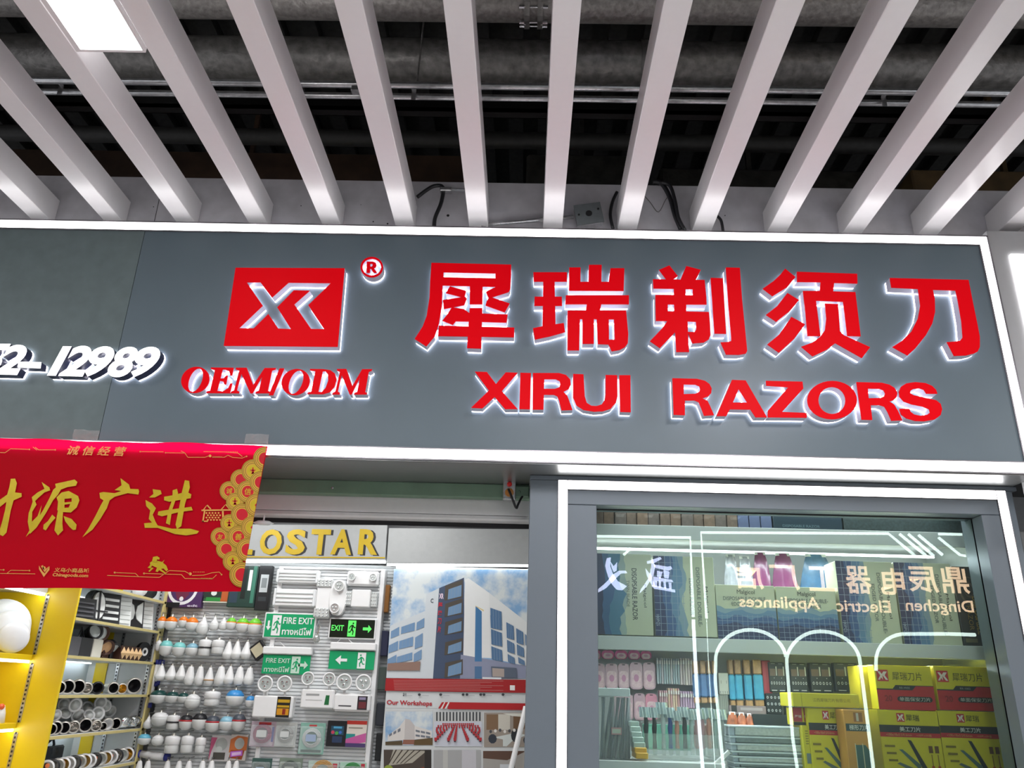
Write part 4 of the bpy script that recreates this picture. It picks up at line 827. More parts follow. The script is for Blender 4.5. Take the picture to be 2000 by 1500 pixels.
def flood():
    (a, b_), = c2i([(1040, 592)]); q = P(a, b_, 2.02); fr = Fr((q.x, 2.02, q.z), (math.cos(.7), 0, math.sin(.7)), (-math.sin(.7), 0, math.cos(.7)))
    t = thing('flood_lamp', (q.x, 2.05, q.z-.07), 'small square black flood lamp at the end of the second bulb row', 'flood lamp')
    s_ = .048; b = B(); b.prism([[(-s_, -s_), (s_, -s_), (s_, s_), (-s_, s_)]], fr, -.05, .0); b.mk('body', M_black, t)
    b = B(); s_ = .036; b.prism([[(-s_, -s_), (s_, -s_), (s_, s_), (-s_, s_)]], fr, 0, .003); b.mk('lens', mat('flood_lens', (.55, .5, .35), .3), t)
flood()
pack((345,60,612,262), c2i, 2.06, .05, pc('4b2a5c'), 'purple package with a white gear wheel under the banner corner', 'package', [('e9e7ea', ell(.42,.25,.44,.66,24)), ('4b2a5c', ell(.42,.25,.36,.54,24)), ('6b2140', [(.25,.1),(.6,.1),(.62,.5),(.5,.7),(.3,.7),(.22,.45)]), ('e9e7ea', ell(.42,.68,.06,.09,10)), ('17171c', R1(0,.82,.4,1))], texts=[('edt', .62, .88, .92, .97, 'd8d0e0', {})])
pack((625,120,812,225), c2i, 2.06, .03, pc('2c5a34'), 'green and orange card with a round lamp on top of the bulb rows', 'package', [('b5592a', R1(.7,0,1,.9)), ('22312a', R1(0,0,.72,.7)), ('d8dcd8', ell(.4,.3,.12,.2,14)), ('2f8a3e', R1(.1,.62,.7,.9)), ('d7d3c4', R1(0,.92,1,1))])
pack((820,-60,1030,260), c2i, 2.05, .04, pc('1e3b33'), 'dark green blister package beside the lit display board', 'package', [('2b3d4c', R1(.05,.45,.35,.9)), ('c9ced2', R1(.2,.4,.42,.5)), ('dfe5e2', R1(.68,.1,.8,.6)), ('101c18', R1(.45,0,.62,.8)), ('3c7a66', R1(.82,0,.95,.9))])
pack((1032,-60,1135,285), c2i, 2.05, .04, pc('17191c'), 'tall black package next to the lit display board', 'package', [('b9bec0', R1(.2,.2,.8,.6)), ('7d8385', R1(.3,.28,.7,.5)), ('30363a', R1(.2,.7,.8,.8))])
pack((672,1245,825,1450), c2i, 2.07, .03, pc('c7c4c4'), 'pink and white blister card holding a pale bulb', 'package', [('c25a80', [(0,.1),(.3,.1),(.1,.6),(0,1)]), ('a9adaa', ell(.55,.35,.3,.25,16)), ('c4c8c4', ell(.45,.55,.18,.12,12)), ('4c4a44', R1(.2,.66,.8,.93))])
pack((822,1240,955,1445), c2i, 2.07, .03, pc('cfc8c2'), 'orange blister card with a purple tag, paler in the middle', 'package', [('c8703c', [(0,.2),(.4,.05),(1,.1),(1,.6),(0,.7)]), ('b3b6b2', ell(.55,.35,.28,.22,16)), ('a84f2c', [(.1,.6),(.9,.6),(.8,.95),(.05,.9)]), ('c26ad8', [(.1,.66),(.78,.6),(.8,.8),(.12,.86)]), ('efc8f4', [(.18,.7),(.7,.65),(.72,.76),(.2,.82)])])  # tag printed in purple with a paler middle

# ---- framed display board with exit signs
c3 = crop(480, 1080, 3.57)
YE = 1.97
db = thing('display_board', (-1.37, YE, 0), 'white slatted display board with exit signs and emergency lamps', 'display board')
xl, xr = P(527, 1250, YE).x, P(741, 1250, YE).x; zt = P(640, 1109, YE).z
slatwall('slat_panel', xl+.02, xr-.02, .6, zt-.01, YE+.02, None, db)
b = B(); b.bbox(xl, xl+.03, YE, YE+.10, .5, zt); b.bbox(xr-.03, xr, YE, YE+.10, .5, zt)
b.V and B().bbox(xl, xl+.03, YE, YE+.10, .5, zt).mk('frame_post', M_white, db); B().bbox(xr-.03, xr, YE, YE+.10, .5, zt).mk('frame_post', M_white, db)
B().bbox(xl+.03, xr-.03, YE, YE+.10, zt-.012, zt).mk('frame_rail', M_white, db)
YI = YE-.005
def emerg(q, label, cat='emergency lamp', name='emergency_lamp', d=.03, bev=.006, y=YI, m=M_white):
    (a, b_), (c_, e) = c3([(q[0], q[1]), (q[2], q[3])]); x0, x1, z0, z1 = rect(a, b_, c_, e, y-d)
    t = thing(name, ((x0+x1)/2, y, z0), label, cat, None); B().bbox(x0, x1, y-d, y+.02, z0, z1, bev).mk('housing', m, t); return t, x0, x1, z0, z1
def spot(t, x, y, z, r, fl=.02):
    B().lathe([(r*.6, 0), (r, fl), (r, fl+.01), (r*.85, fl+.012), (r*.8, fl+.006)], (x, y, z), (0, -1, 0), 22, cap=False).mk('lamp_head', M_white, t, True)
    b = B(); b.lathe([(r*.8, fl+.006), (r*.55, fl+.002), (0, fl+.001)], (x, y, z), (0, -1, 0), 22); b.mk('lens', mat('spot_lens', (.62, .66, .64), .15, .35), t)
    for k in range(3):
        an = k*2.094+.5; B().lathe([(r*.2, 0), (r*.12, .006), (0, .007)], (x+r*.35*math.cos(an), y-fl-.008, z+r*.35*math.sin(an)), (0, -1, 0), 8).mk('led', M_chrome, t)
for q, l in (((212,118,510,208), 'clear white linear lamp at the top left of the display board'), ((190,250,490,370), 'clear white linear lamp below the first one on the display board')):
    t, x0, x1, z0, z1 = emerg(q, l); h = z1-z0
    b = B()
    for k in range(3): b.tube([(x0+.01, YI-.032, z0+h*(.25+.25*k)), (x1-.01, YI-.032, z0+h*(.25+.25*k))], .006, 8)
    b.mk('tube', mat('clear_tube', (.72, .75, .75), .15), t, True)
    B().bbox(x0+.005, x0+.02, YI-.04, YI-.02, z0, z1).mk('end_cap', M_sl, t); B().bbox(x1-.02, x1-.005, YI-.04, YI-.02, z0, z1).mk('end_cap', M_sl, t)
t, x0, x1, z0, z1 = emerg((490,180,592,455), 'upright white lamp unit with two studded lenses at the board centre')
for k in (0, 1):
    za, zb_ = (z1-.055, z1-.005) if k == 0 else (z0+.005, z0+.065); o = B().bbox(x0-.004, x1+.002, YI-.04, YI-.03, za, zb_).mk('lens', mat('stud_lens', (.55, .57, .56), .2), t)
    for i in range(4):
        for j in range(3): B().lathe([(.007, 0), (.004, .005), (0, .006)], (x0+.012+i*(x1-x0-.024)/3, YI-.04, za+.009+j*(zb_-za-.018)/2), (0, -1, 0), 8).mk('stud', M_chrome, t)
t = thing('emergency_lamp', (0, 0, 0), 'oval white lamp unit with two round swivel heads', 'emergency lamp')
(a, b_), (c_, e) = c3([(585, 185), (700, 435)]); x0, x1, z0, z1 = rect(a, b_, c_, e, YI-.04); t.location = ((x0+x1)/2, YI, z0)
b = B(); b.prism([[( (x0+x1)/2+(x1-x0)/2*math.copysign(abs(math.cos(k*math.pi/14))**.7, math.cos(k*math.pi/14)), (z0+z1)/2+(z1-z0)/2*math.copysign(abs(math.sin(k*math.pi/14))**.9, math.sin(k*math.pi/14))) for k in range(28)]], front(0), -YI, -YI+.04); b.mk('housing', M_white, t)
spot(t, (x0+x1)/2+.005, YI-.035, z1-.045, .036); spot(t, (x0+x1)/2-.01, YI-.035, z0+.045, .034)
t, x0, x1, z0, z1 = emerg((705,125,925,228), 'wide white lamp unit with two round reflectors at the top right', bev=.012)
spot(t, x0+.035, YI-.03, z0+.055, .026, .008); spot(t, x1-.035, YI-.03, z0+.055, .026, .008)
t, x0, x1, z0, z1 = emerg((735,255,868,378), 'square white lamp unit with a grid lens on each side')
B().bbox(x0-.04, x0-.002, YI-.022, YI+.01, z0+.01, z1-.01).mk('lens', MATS['stud_lens'], t); B().bbox(x1+.002, x1+.045, YI-.022, YI+.01, z0+.005, z1-.015).mk('lens', MATS['stud_lens'], t)
for i in range(3):
    for j in range(4): 
        for xx in (x0-.034+i*.012, x1+.01+i*.014): B().lathe([(.0045, 0), (.003, .004), (0, .005)], (xx, YI-.022, z0+.022+j*.024), (0, -1, 0), 7).mk('stud', M_chrome, t)
M_exg = mat('exit_green', (.01, .33, .13), .3, var=.01); M_exk = mat('exit_black', (.004, .012, .005), .3); M_exb = mat('exit_bright_green', (.10, .75, .12), .4, emit=.25)
def man(u, v, s, flip=1):   # running man in unit coordinates
    f = lambda pts: [(u+flip*x*s, v+y*s*4.2) for x, y in pts]
    return [f(ell(.12, -.36, .09, .055, 10)), f([(-.02,-.28),(.16,-.26),(.10,.02),(-.06,.02)]), f([(.02,-.27),(-.22,-.18),(-.30,-.02),(-.22,.0),(-.15,-.12),(.02,-.2)]), f([(.12,-.26),(.30,-.12),(.40,-.14),(.40,-.08),(.26,-.05),(.08,-.18)]),
            f([(.08,-.02),(.24,.14),(.18,.36),(.08,.36),(.12,.17),(-.04,.04)]), f([(-.06,-.02),(.04,.04),(-.12,.22),(-.34,.22),(-.34,.16),(-.16,.15)])]
def exit_sign(q, label, m, fg, texts, mx, arrow, housing=None, frame=.01, y=None, door=True):
    t = None; y = YI-.012 if y is None else y
    (a, b_), (c_, e) = c3([(q[0], q[1]), (q[2], q[3])]); x0, x1, z0, z1 = rect(a, b_, c_, e, y)
    t = thing('exit_sign', ((x0+x1)/2, y, z0), label, 'exit sign', 'exit signs on the display board')
    if frame:
        B().bbox(x0, x1, y, y+.03, z0, z1, .004).mk('frame', M_white, t); x0 += frame; x1 -= frame; z0 += frame*.8; z1 -= frame*.8
        B().box(x0, x1, y-.002, y+.001, z0, z1).mk('panel', m, t)
    else: B().bbox(x0, x1, y, y+.008, z0, z1, .001).mk('panel', m, t)
    if housing:
        (a, b_), (c_, e) = c3([(housing[0], housing[1]), (housing[2], housing[3])]); X0, X1, Z0, Z1 = rect(a, b_, c_, e, y-.01); B().bbox(X0, X1, y-.015, y+.03, Z0, Z1, .006).mk('housing', M_white, t)
        B().tube([(X0+.04, y+.01, Z1), (X0+.06, y+.02, Z1+.025), (X0+.1, y+.02, Z1+.03), (X0+.14, y+.01, Z1)], .002, 5).mk('cable', M_white, t)
    U = lambda u, v: (x0+(x1-x0)*u, z1-(z1-z0)*v); b = B(); s_ = .34*(z1-z0)/(x1-x0)*1.0
    fgm = fg
    if door: b.prism([[U(mx-.09, .06), U(mx+.09, .06), U(mx+.09, .94), U(mx-.09, .94)]], front(y), None, .0028)
    b.mk('door_symbol', fgm, t); b = B()
    for j_, pl in enumerate(man(mx, .53, .21, 1 if arrow[0] == 'R' or arrow[0] == 'D' else -1)): b.prism([[U(*p) for p in pl]], front(y), None, .0033+.0001*j_)
    b.mk('running_figure', m, t); b = B()
    kind, ax = arrow
    if kind == 'R': pts = [(ax-.10,.42),(ax+.02,.42),(ax+.02,.28),(ax+.10,.5),(ax+.02,.72),(ax+.02,.58),(ax-.10,.58)]
    elif kind == 'L': pts = [(ax+.14,.42),(ax,.42),(ax,.24),(ax-.12,.5),(ax,.76),(ax,.58),(ax+.14,.58)]
    else: pts = [(ax-.02,.3),(ax+.02,.3),(ax+.02,.55),(ax+.05,.55),(ax,.72),(ax-.05,.55),(ax-.02,.55)]
    b.prism([[U(*p) for p in pts]], front(y), None, .0028)
    b.mk('arrow_symbol', fgm, t)
    for body, u0, v0, u1, v1, bo in texts: (X0, Z1), (X1, Z0) = U(u0, v0), U(u1, v1); text(t, body, front(y), X0, Z0, X1, Z1, fgm, .0028, bold=bo)
    return t
exit_sign((125,418,487,597), 'framed green FIRE EXIT sign with a downward arrow, top left', M_exg, M_white, [('FIRE EXIT', .36, .14, .98, .42, .015), ('ทางหนีไฟ', .36, .58, .96, .9, .02)], .23, ('D', .07))
exit_sign((578,455,908,600), 'framed black EXIT sign with bright green symbols', M_exk, M_exb, [('EXIT', .03, .33, .31, .64, .02)], .49, ('R', .84))
exit_sign((115,712,448,846), 'green FIRE EXIT panel hanging under a white housing', M_exg, mat('exit_pale', (.50, .66, .55), .4), [('FIRE EXIT', .07, .18, .58, .42, .015), ('ทางหนีไฟ', .05, .6, .58, .9, .02)], .70, ('R', .86), (118, 655, 462, 708), 0)
exit_sign((580,685,897,812), 'green panel with a left arrow hanging under a white housing', M_exg, M_white, [], .72, ('L', .26), (588, 625, 908, 678), 0, y=YI-.02)
def twin(box, heads, r, label, prints, bev=.008):
    t, x0, x1, z0, z1 = emerg(box, label, d=.06, bev=bev)
    for hx, hy in heads:
        (a, b_), = c3([(hx, hy)]); q = P(a, b_, YI-.06); rr = r/3.57*3.6e-3; B().tube([(q.x, YI-.03, q.z-rr*.5), (q.x, YI-.03, z1-.01)], .008, 8).mk('neck', M_white, t); spot(t, q.x, YI-.04, q.z, rr)
    U = lambda u, v: (x0+(x1-x0)*u, z1-(z1-z0)*v); b = B(); ms = []
    for k, (h, pts) in enumerate(prints):
        m = pc(h)
        if m not in ms: ms.append(m)
        b.prism([[U(*p) for p in pts]], front(YI-.06), None, .0006+.0002*k, ms.index(m))
    b.mk('label_sticker', ms, t)
twin((48,995,325,1150), ((138,912),(272,912)), 50, 'white twin spot lamp with a black and yellow label', [('1b1a16', R1(.60,.03,.94,.97)), ('c29a20', R1(.62,.16,.92,.3)), ('c29a20', R1(.62,.42,.92,.52)), ('d0901c', R1(.62,.56,.92,.86)), ('8a2a1a', R1(.76,.58,.84,.84))])
twin((382,950,615,1085), ((435,875),(583,880)), 42, 'white twin spot lamp with a small green label, middle one', [('1f6a3a', [(.75,.3),(.86,.3),(.86,.8),(.72,.8)]), ('9a9c9c', R1(.15,.24,.55,.34)), ('b5b7b6', R1(.15,.55,.65,.58))])
twin((610,978,865,1108), ((688,900),(822,905)), 52, 'white twin spot lamp with a dark label, right one', [('2b2328', R1(.66,.14,.93,.88)), ('8d84a0', R1(.70,.2,.88,.34)), ('6a2a30', R1(.7,.45,.9,.8)), ('3c3c40', R1(.15,.66,.5,.72))], .014)
M_clear = mat('clear_blister', (.75, .8, .8), .08, var=.02, alpha=.22, spec=.8)
def blister(q, label, card, coil, tagc, extra=()):
    (a, b_), (c_, e) = c3([(q[0], q[1]), (q[2], q[3])]); x0, x1, z0, z1 = rect(a, b_, c_, e, YI-.03)
    t = thing('blister_pack', ((x0+x1)/2, YI, z0), label, 'package', 'blister packs on the display board'); B().bbox(x0, x1, YI-.012, YI-.006, z0, z1, .001).mk('card', pc(card), t)
    cx, cz, r = (x0+x1)/2, z0+(z1-z0)*.52, (x1-x0)*.36; b = B()
    for k in range(4): rr = r*(1-.1*k); b.tube([(cx+rr*math.cos(i*math.pi/10), YI-.02-.003*k, cz+rr*.95*math.sin(i*math.pi/10)) for i in range(21)], .003, 5)
    b.mk('coil', pc(coil), t, True)
    B().box(cx-r*.6, cx+r*.5, YI-.034, YI-.032, cz-r*.35, cz+r*.35).mk('tag', pc(tagc), t)
    for i, (h, p) in enumerate(extra): B().prism([[(x0+(x1-x0)*u, z1-(z1-z0)*v) for u, v in p]], front(YI-.012), None, .001+.0004*i).mk('print', pc(h), t)
    B().bbox(x0+.006, x1-.006, YI-.04, YI-.011, z0+.006, z1-.02, .008).mk('bubble', M_clear, t)
blister((25,1175,200,1352), 'clear blister pack with red and blue coiled wire', 'b9a8b4', '9a4a6a', 'd0d4d2', [('b03030', R1(.3,.03,.8,.14)), ('4a4f9a', R1(.86,.2,.94,.8))])
blister((198,1180,348,1355), 'clear blister pack with grey coiled wire', 'bfc2bf', 'a9aaa8', 'd8dad8')
blister((368,1185,545,1405), 'clear blister pack with green backing card and blue tag', '87b5a6', 'c9cfcf', '8fa8cf', [('c04848', R1(.35,.06,.65,.12)), ('2c4a40', R1(.1,.86,.9,.94))])
blister((30,1432,170,1600), 'blister pack cut off by the bottom edge, leftmost', '3c5a54', '50605c', 'a9c4d8'); blister((222,1432,385,1600), 'blister pack cut off by the bottom edge, second', '7c8a7c', '3a4a3e', 'a0a8a0')
blister((425,1452,640,1610), 'blister pack cut off by the bottom edge, third', 'b5c8bf', 'c0904a', 'e0e2de', [('b83040', R1(.8,.1,.95,.3))]); blister((648,1462,832,1610), 'blister pack cut off by the bottom edge, rightmost', 'a8cbb8', '3a8a4a', 'e2e4e0', [('b83040', R1(.8,.05,.95,.25))])
pack((565,1170,702,1350), c3, YI-.02, .015, pc('1a1a1e'), 'black card with glowing bubbles picture', 'package', [('234a60', R1(.2,.2,.85,.55)), ('c0405a', ell(.3,.45,.09,.07,12)), ('4aa04a', ell(.5,.48,.09,.07,12)), ('3a6ac0', ell(.68,.45,.08,.06,12)), ('2a3c5c', R1(.3,.6,.8,.85)), ('50a0c8', R1(.32,.22,.75,.3))])
pack((700,1170,840,1355), c3, YI-.02, .015, pc('d8cfc4'), 'card with red top and pink and teal swirl', 'package', [('b83226', R1(0,0,1,.14)), ('2a8a88', R1(0,.5,.45,.78)), ('c05a98', [(0,.7),(1,.45),(1,.8),(0,.95)]), ('4a3a6a', R1(.0,.85,1,1)), ('8c8478', R1(.1,.25,.8,.29))])
t = thing('clamp_lamp', P(620, 1238, YI-.02), 'small silver clamp lamp between the exit signs', 'clamp lamp'); q = t.location
B().tube([(q.x, YI-.02, q.z+.09), (q.x-.008, YI-.03, q.z+.05), (q.x, YI-.03, q.z)], .003, 6).tube([(q.x, YI-.02, q.z+.09), (q.x+.014, YI-.03, q.z+.05), (q.x+.006, YI-.03, q.z)], .003, 6).mk('arm', M_chrome, t)
B().lathe([(.012, 0), (.024, .02), (.02, .04), (.010, .06)], (q.x, YI-.03, q.z-.06), (0, 0, 1), 14).mk('head', mat('silver_glass', (.5, .52, .5), .1, .6), t, True)
# dim packets hanging in the gap between display board and poster
for k, (py, h, hh) in enumerate(((1175, '8a5a20', 60), (1262, '2a2e4a', 55), (1330, '4a5650', 50), (1400, '30343c', 50), (1465, '1e2022', 60))):
    x0, x1, z0, z1 = rect(738-k*1.2, py-hh*.55, 760-k*2, py+hh*.35, 2.05); tag(B().bbox(x0, x1, 2.05, 2.10, z0, z1, .004).mk('hanging_packet', pc(h)), ('brown', 'dark blue', 'grey green', 'slate grey', 'near black')[k]+' packet hanging between display board and poster', 'package', 'packets in the gap beside the poster')
# ================================================================ shelves on the left side wall
XF = -2.48; XS = -2.66; XB = -2.93
c1 = crop(0, 1130, 4.054)
def sx(pt, x=XF): (a, b_), = c1([pt]); return PX(a, b_, x)
# yellow bay
ys = .945
u1 = thing('shelf_unit', (-2.7, .3, 0), 'bright yellow shelf unit at the left edge', 'shelf unit')
B().bbox(XB, XF, ys-.018, ys, 0, 2.2, .002).mk('side_panel', M_yel, u1)
B().box(XB-.02, XB, -.0+.25, ys, 0, 2.2).mk('back_panel', M_yel, u1)
zsh = [P(70, 1290, ys-.018).z, P(38, 1420, ys-.018).z, 2.0, 1.0, .7]
zsh[0] = sx((290, 650), XS).z; zsh[1] = sx((155, 1185), XS).z; ztop = sx((410, 130), XS).z
for z in (zsh[0]+.0, zsh[1], zsh[1]-.32): B().bbox(XB, XS, .26, ys-.019, z, z+.028, .002).mk('shelf', M_yel, u1)
B().bbox(XB, XS, .26, ys-.019, ztop+.004, ztop+.06, .002).mk('shelf', M_ywhite, u1)['label'] = 'white top shelf over the lamp'
for z in (ztop, zsh[0]-.004, zsh[1]-.004): B().box(XS-.03, XS-.005, .3, ys-.03, z-.010, z+.003).mk('light_strip', M_ledthin, u1)
def standard(x, y, z0, z1, parent, nrm='y'):
    b = B(); b.box(x-.010, x+.010, y-.004, y, z0, z1); o = b.mk('slotted_strip', M_steel, parent)
    b = B(); z = z0
    while z < z1: b.box(x-.004, x+.004, y-.0052, y-.0038, z, z+.010); z += .022
    s = b.mk('slot', M_black, o); s['kind'] = 'stuff'
standard(XS+.008, ys-.018, zsh[0]+.03, ztop-.01, u1); standard(XS+.008, ys-.018, zsh[1]+.03, zsh[0]-.02, u1); standard(XS+.008, ys-.018, zsh[1]-.29, zsh[1]-.02, u1)
# big oval dome lamps on the yellow shelf
for k, (cx, cy, R0, tx, l) in enumerate(((108, 455, 125, -2.70, 'smallest front white oval lamp of the stack on the yellow shelf'), (66, 400, 172, -2.75, 'middle white oval lamp of the stack on the yellow shelf'), (22, 345, 222, -2.80, 'largest rear white oval lamp of the stack on the yellow shelf'))):
    q = sx((cx, cy), tx); R_ = abs(sx((cx, cy-R0), tx).z-sx((cx, cy+R0), tx).z)/2; zc0 = zsh[0]+.03+R_*.985
    b = B(); b.lathe([(R_*.9, -.014), (R_, -.010), (R_, 0), (R_*.97, .006), (R_*.80, .013), (R_*.4, .018), (0, .02)], (tx, q.y, zc0), (.66, -.74, .06), 40)
    tag(b.mk('dome_lamp', mat('opal_shade', (.80, .84, .88), .3, var=.005), None, True), l, 'lamp', 'stack of white oval lamps')
q = sx((35, 1160), XS); t = thing('socket', (XS-.02, q.y, zsh[1]+.028), 'small white socket with a red button on the lower yellow shelf', 'socket')
B().lathe([(.042, 0), (.036, .05), (.03, .07), (.026, .085), (0, .09)], (XS-.05, q.y, zsh[1]+.0285), (0, 0, 1), 20).mk('body', M_white, t, True); B().lathe([(.016, 0), (.014, .014), (0, .016)], (XS-.035, q.y-.012, zsh[1]+.105), (.8, -.5, .3), 14).mk('button', mat('orange_red', (.75, .12, .03), .4), t, True)
# white bay
u2 = thing('shelf_unit', (-2.7, 1.5, 0), 'white shelf unit with pale yellow edges on the left wall', 'shelf unit')
B().box(XB-.02, XB, ys+.004, 2.09, 0, 2.5).mk('back_panel', mat('pale_back', (.50, .57, .62), .65, var=.03, scale=3), u2)
B().box(XB, XF-.012, 2.06, 2.09, 0, 2.5).mk('end_panel', M_ywhite, u2)
B().box(XB+.05, XB+.13, 2.052, 2.06, 0, 2.5).mk('yellow_strip', M_yel, u2); B().bbox(XF-.012, XF, 2.03, 2.10, 0, 2.5, .002).mk('edge_strip', mat('pale_yellow_edge', (.62, .52, .22), .4), u2)
standard(XB+.20, 2.058, .6, 2.4, u2); standard(XF-.045, 2.058, .6, 2.4, u2)
shz = [sx((1160, 395)).z, sx((1180, 650)).z, sx((1150, 912)).z, sx((1105, 1190)).z, sx((1040, 1455)).z]
shz = [(a+b_)/2 for a, b_ in zip(shz, [sx((610, 312)).z, sx((525, 615)).z, sx((460, 930)).z, sx((375, 1250)).z, sx((1040, 1455)).z])]
shz.insert(0, sx((1100, 130)).z)
for z in shz:
    B().bbox(XB, XF-.006, ys+.002, 2.058, z-.016, z-.001, .002).mk('shelf', M_ywhite, u2)
    B().bbox(XF-.005, XF, ys+.002, 2.058, z-.016, z, .001).mk('shelf_edge', mat('pale_yellow_edge', (.62, .52, .22), .4), u2)
for z in (shz[2], shz[0], shz[4]): B().box(XB+.03, XB+.045, ys+.02, 2.0, z-.023, z-.017).mk('light_strip', M_ledthin, u2)
def yat(cx, cy, z, x=XF-.05): (a, b_), = c1([(cx, cy)]); return PX(a, b_, x).y
def on_shelf(cx, cy, x=XF-.06): return sx((cx, cy), x).y
G_b = 'bulkhead lamps on the upper white shelf'
# shelf 1: bulkhead lamps leaning
for k, (cx, w, kind, l) in enumerate(((672, 65, 'slats', 'stack of dark flat lamps behind the yellow panel'), (780, 45, 'oval', 'oval black caged bulkhead lamp'), (885, 52, 'bars', 'black bulkhead lamp with four white bars'), (985, 45, 'white', 'cream rectangular bulkhead lamp with a cross rib'), (1085, 45, 'waist', 'black hourglass framed bulkhead lamp'), (1165, 42, 'white2', 'white ribbed bulkhead lamp at the end of the shelf'))):
    y0 = on_shelf(cx, 250); hw = abs(on_shelf(cx+w, 250)-on_shelf(cx-w, 250))/2*.97; z = shz[1]; h = .185 if k else .12
    t = thing('bulkhead_lamp', (XF-.08, y0, z), l, 'wall lamp', G_b)
    fr = Fr((XF-.06, y0, z+.002), (-.25, 1, 0), (-.12, 0, 1))       # u along the shelf, facing the aisle and the camera
    fr.U = Vector((.35, .94, 0)).normalized(); fr.N = fr.U.cross(fr.W)
    lo = [(-hw, 0), (hw, 0), (hw, h), (-hw, h)] if kind != 'oval' else ell(0, h/2, hw*.95, h/2, 24)
    body = M_black if kind in ('oval', 'bars', 'waist', 'slats') else M_white
    b = B(); b.prism([lo], fr, -.05, 0); b.mk('housing', body, t)
    b = B()
    if kind == 'oval': b.prism([ell(0, h/2, hw*.7, h*.42, 20)], fr, 0, .012); 
    elif kind == 'bars' or kind == 'slats':
        for j in range(4): b.prism([[(-hw*.75, h*(.12+.2*j)), (hw*.75, h*(.12+.2*j)), (hw*.75, h*(.2+.2*j)), (-hw*.75, h*(.2+.2*j))]], fr, 0, .008)
    elif kind == 'waist': b.prism([[(-hw*.8, h*.15), (-hw*.2, h*.3), (-hw*.05, h*.5), (-hw*.2, h*.75), (-hw*.8, h*.9)]], fr, 0, .006); b.prism([[(hw*.8, h*.15), (hw*.8, h*.9), (hw*.2, h*.75), (hw*.05, h*.5), (hw*.2, h*.3)]], fr, 0, .006)
    else: b.prism([[(-hw*.8, h*.08), (hw*.8, h*.08), (hw*.8, h*.92), (-hw*.8, h*.92)]], fr, 0, .012)
    b.mk('diffuser', mat('opal', (.74, .76, .74), .3) if kind != 'slats' else mat('dark_grey_plastic', (.08, .08, .09), .4), t)
    b = B()
    if kind == 'oval':
        b.prism([[(-hw*.08, 0), (hw*.08, 0), (hw*.08, h), (-hw*.08, h)]], fr, .012, .018); b.prism([[(-hw, h*.30), (hw, h*.30), (hw, h*.34), (-hw, h*.34)]], fr, .012, .018); b.mk('cage', M_black, t)
    elif kind.startswith('white'):
        for j in range(5): b.prism([[(-hw*.7, h*(.2+.15*j)), (hw*.7, h*(.2+.15*j)), (hw*.7, h*(.215+.15*j)), (-hw*.7, h*(.215+.15*j))]], fr, .012, .015)
        b.mk('rib', mat('opal_shadow', (.5, .52, .5), .4), t)
# shelf 2: black spot lamps, amber lamp row, fan
zz = shz[2]
for k, (cx, cy, s, l) in enumerate(((575, 560, 50, 'black lamp base half hidden by the yellow panel'), (668, 555, 55, 'square black lamp housing on the second shelf'), (762, 560, 40, 'cream lamp housing beside the black one'))):
    y0 = on_shelf(cx, cy); hw = abs(on_shelf(cx+s, cy)-on_shelf(cx-s, cy))/2
    tag(B().bbox(XF-.14, XF-.05, y0-hw*.9, y0+hw*.9, zz, zz+.105, .006).tube([(XF-.09, y0-hw*.5, zz+.10), (XF-.09, y0-hw*.2, zz+.16), (XF-.09, y0+hw*.4, zz+.10)], .004, 6).mk('lamp_housing', (mat('dark_grey_plastic', (.08, .08, .09), .4), M_black, mat('cream', (.62, .60, .52), .4))[k]), l, 'lamp housing')
for k, (cx, cy, l) in enumerate(((745, 440, 'black double spotlight with round lens, upper left'), (800, 430, 'black and brown spotlight tilted upward'), (845, 520, 'brown glowing spotlight pair'), (905, 520, 'black round spotlight leaning by the amber lamps'))):
    y0 = on_shelf(cx, cy, XF-.1); z = sx((cx, cy), XF-.1).z; t = thing('spotlight', (XF-.12, y0, zz), l, 'spotlight', 'spotlights on the second white shelf')
    m = (M_black, mat('brown_metal', (.07, .03, .02), .4, .4))[k in (1, 2)]
    B().bbox(XF-.16, XF-.09, y0-.035, y0+.035, zz, z-.02, .006).mk('bracket', m, t)
    B().lathe([(.035, 0), (.045, .05), (.048, .07), (.040, .07), (.036, .055)], (XF-.13, y0, z), (.8, -.5, .25-.3*k), 16).mk('head', m, t, True); B().lathe([(.036, .056), (0, .06)], (XF-.13, y0, z), (.8, -.5, .25-.3*k), 16).mk('lens', mat('amber_lens', (.55, .32, .16), .25) if k == 2 else mat('spot_lens', (.62, .66, .64), .15, .35), t)
t = thing('amber_lamp', (XF-.06, on_shelf(1015, 600), zz), 'row shaped lamp with amber diamond faces beside the black disc', 'lamp')
y0, y1_ = on_shelf(935, 600), on_shelf(1100, 600); B().bbox(XF-.10, XF-.045, y0, y1_, zz, zz+.085, .003).mk('housing', mat('brown_metal', (.07, .03, .02), .4, .4), t)
for j in range(5):
    yy = y0+(y1_-y0)*(j+.5)/5; hw = (y1_-y0)/10; b = B(); b.add([(XF-.044, yy-hw, zz+.042), (XF-.044, yy, zz+.004), (XF-.044, yy+hw, zz+.042), (XF-.044, yy, zz+.08), (XF-.022, yy, zz+.042)], [(0, 1, 4), (1, 2, 4), (2, 3, 4), (3, 0, 4)]); b.mk('facet', mat('amber_facet', (.72, .48, .25), .25), t)
y0 = on_shelf(1140, 590); t = thing('disc_lamp', (XF-.05, y0, zz), 'black disc lamp with a white ring at the shelf end', 'lamp')
fr = Fr((XF-.06, y0, zz+.062), (.5, .87, 0), (0, 0, 1)); b = B(); b.prism([ell(0, 0, .05, .062, 26)], fr, -.03, .0); b.mk('disc', M_black, t); b = B(); b.prism([ell(.004, 0, .022, .026, 20), ell(.004, 0, .011, .013, 16)], fr, 0, .003); b.mk('ring', M_white, t)
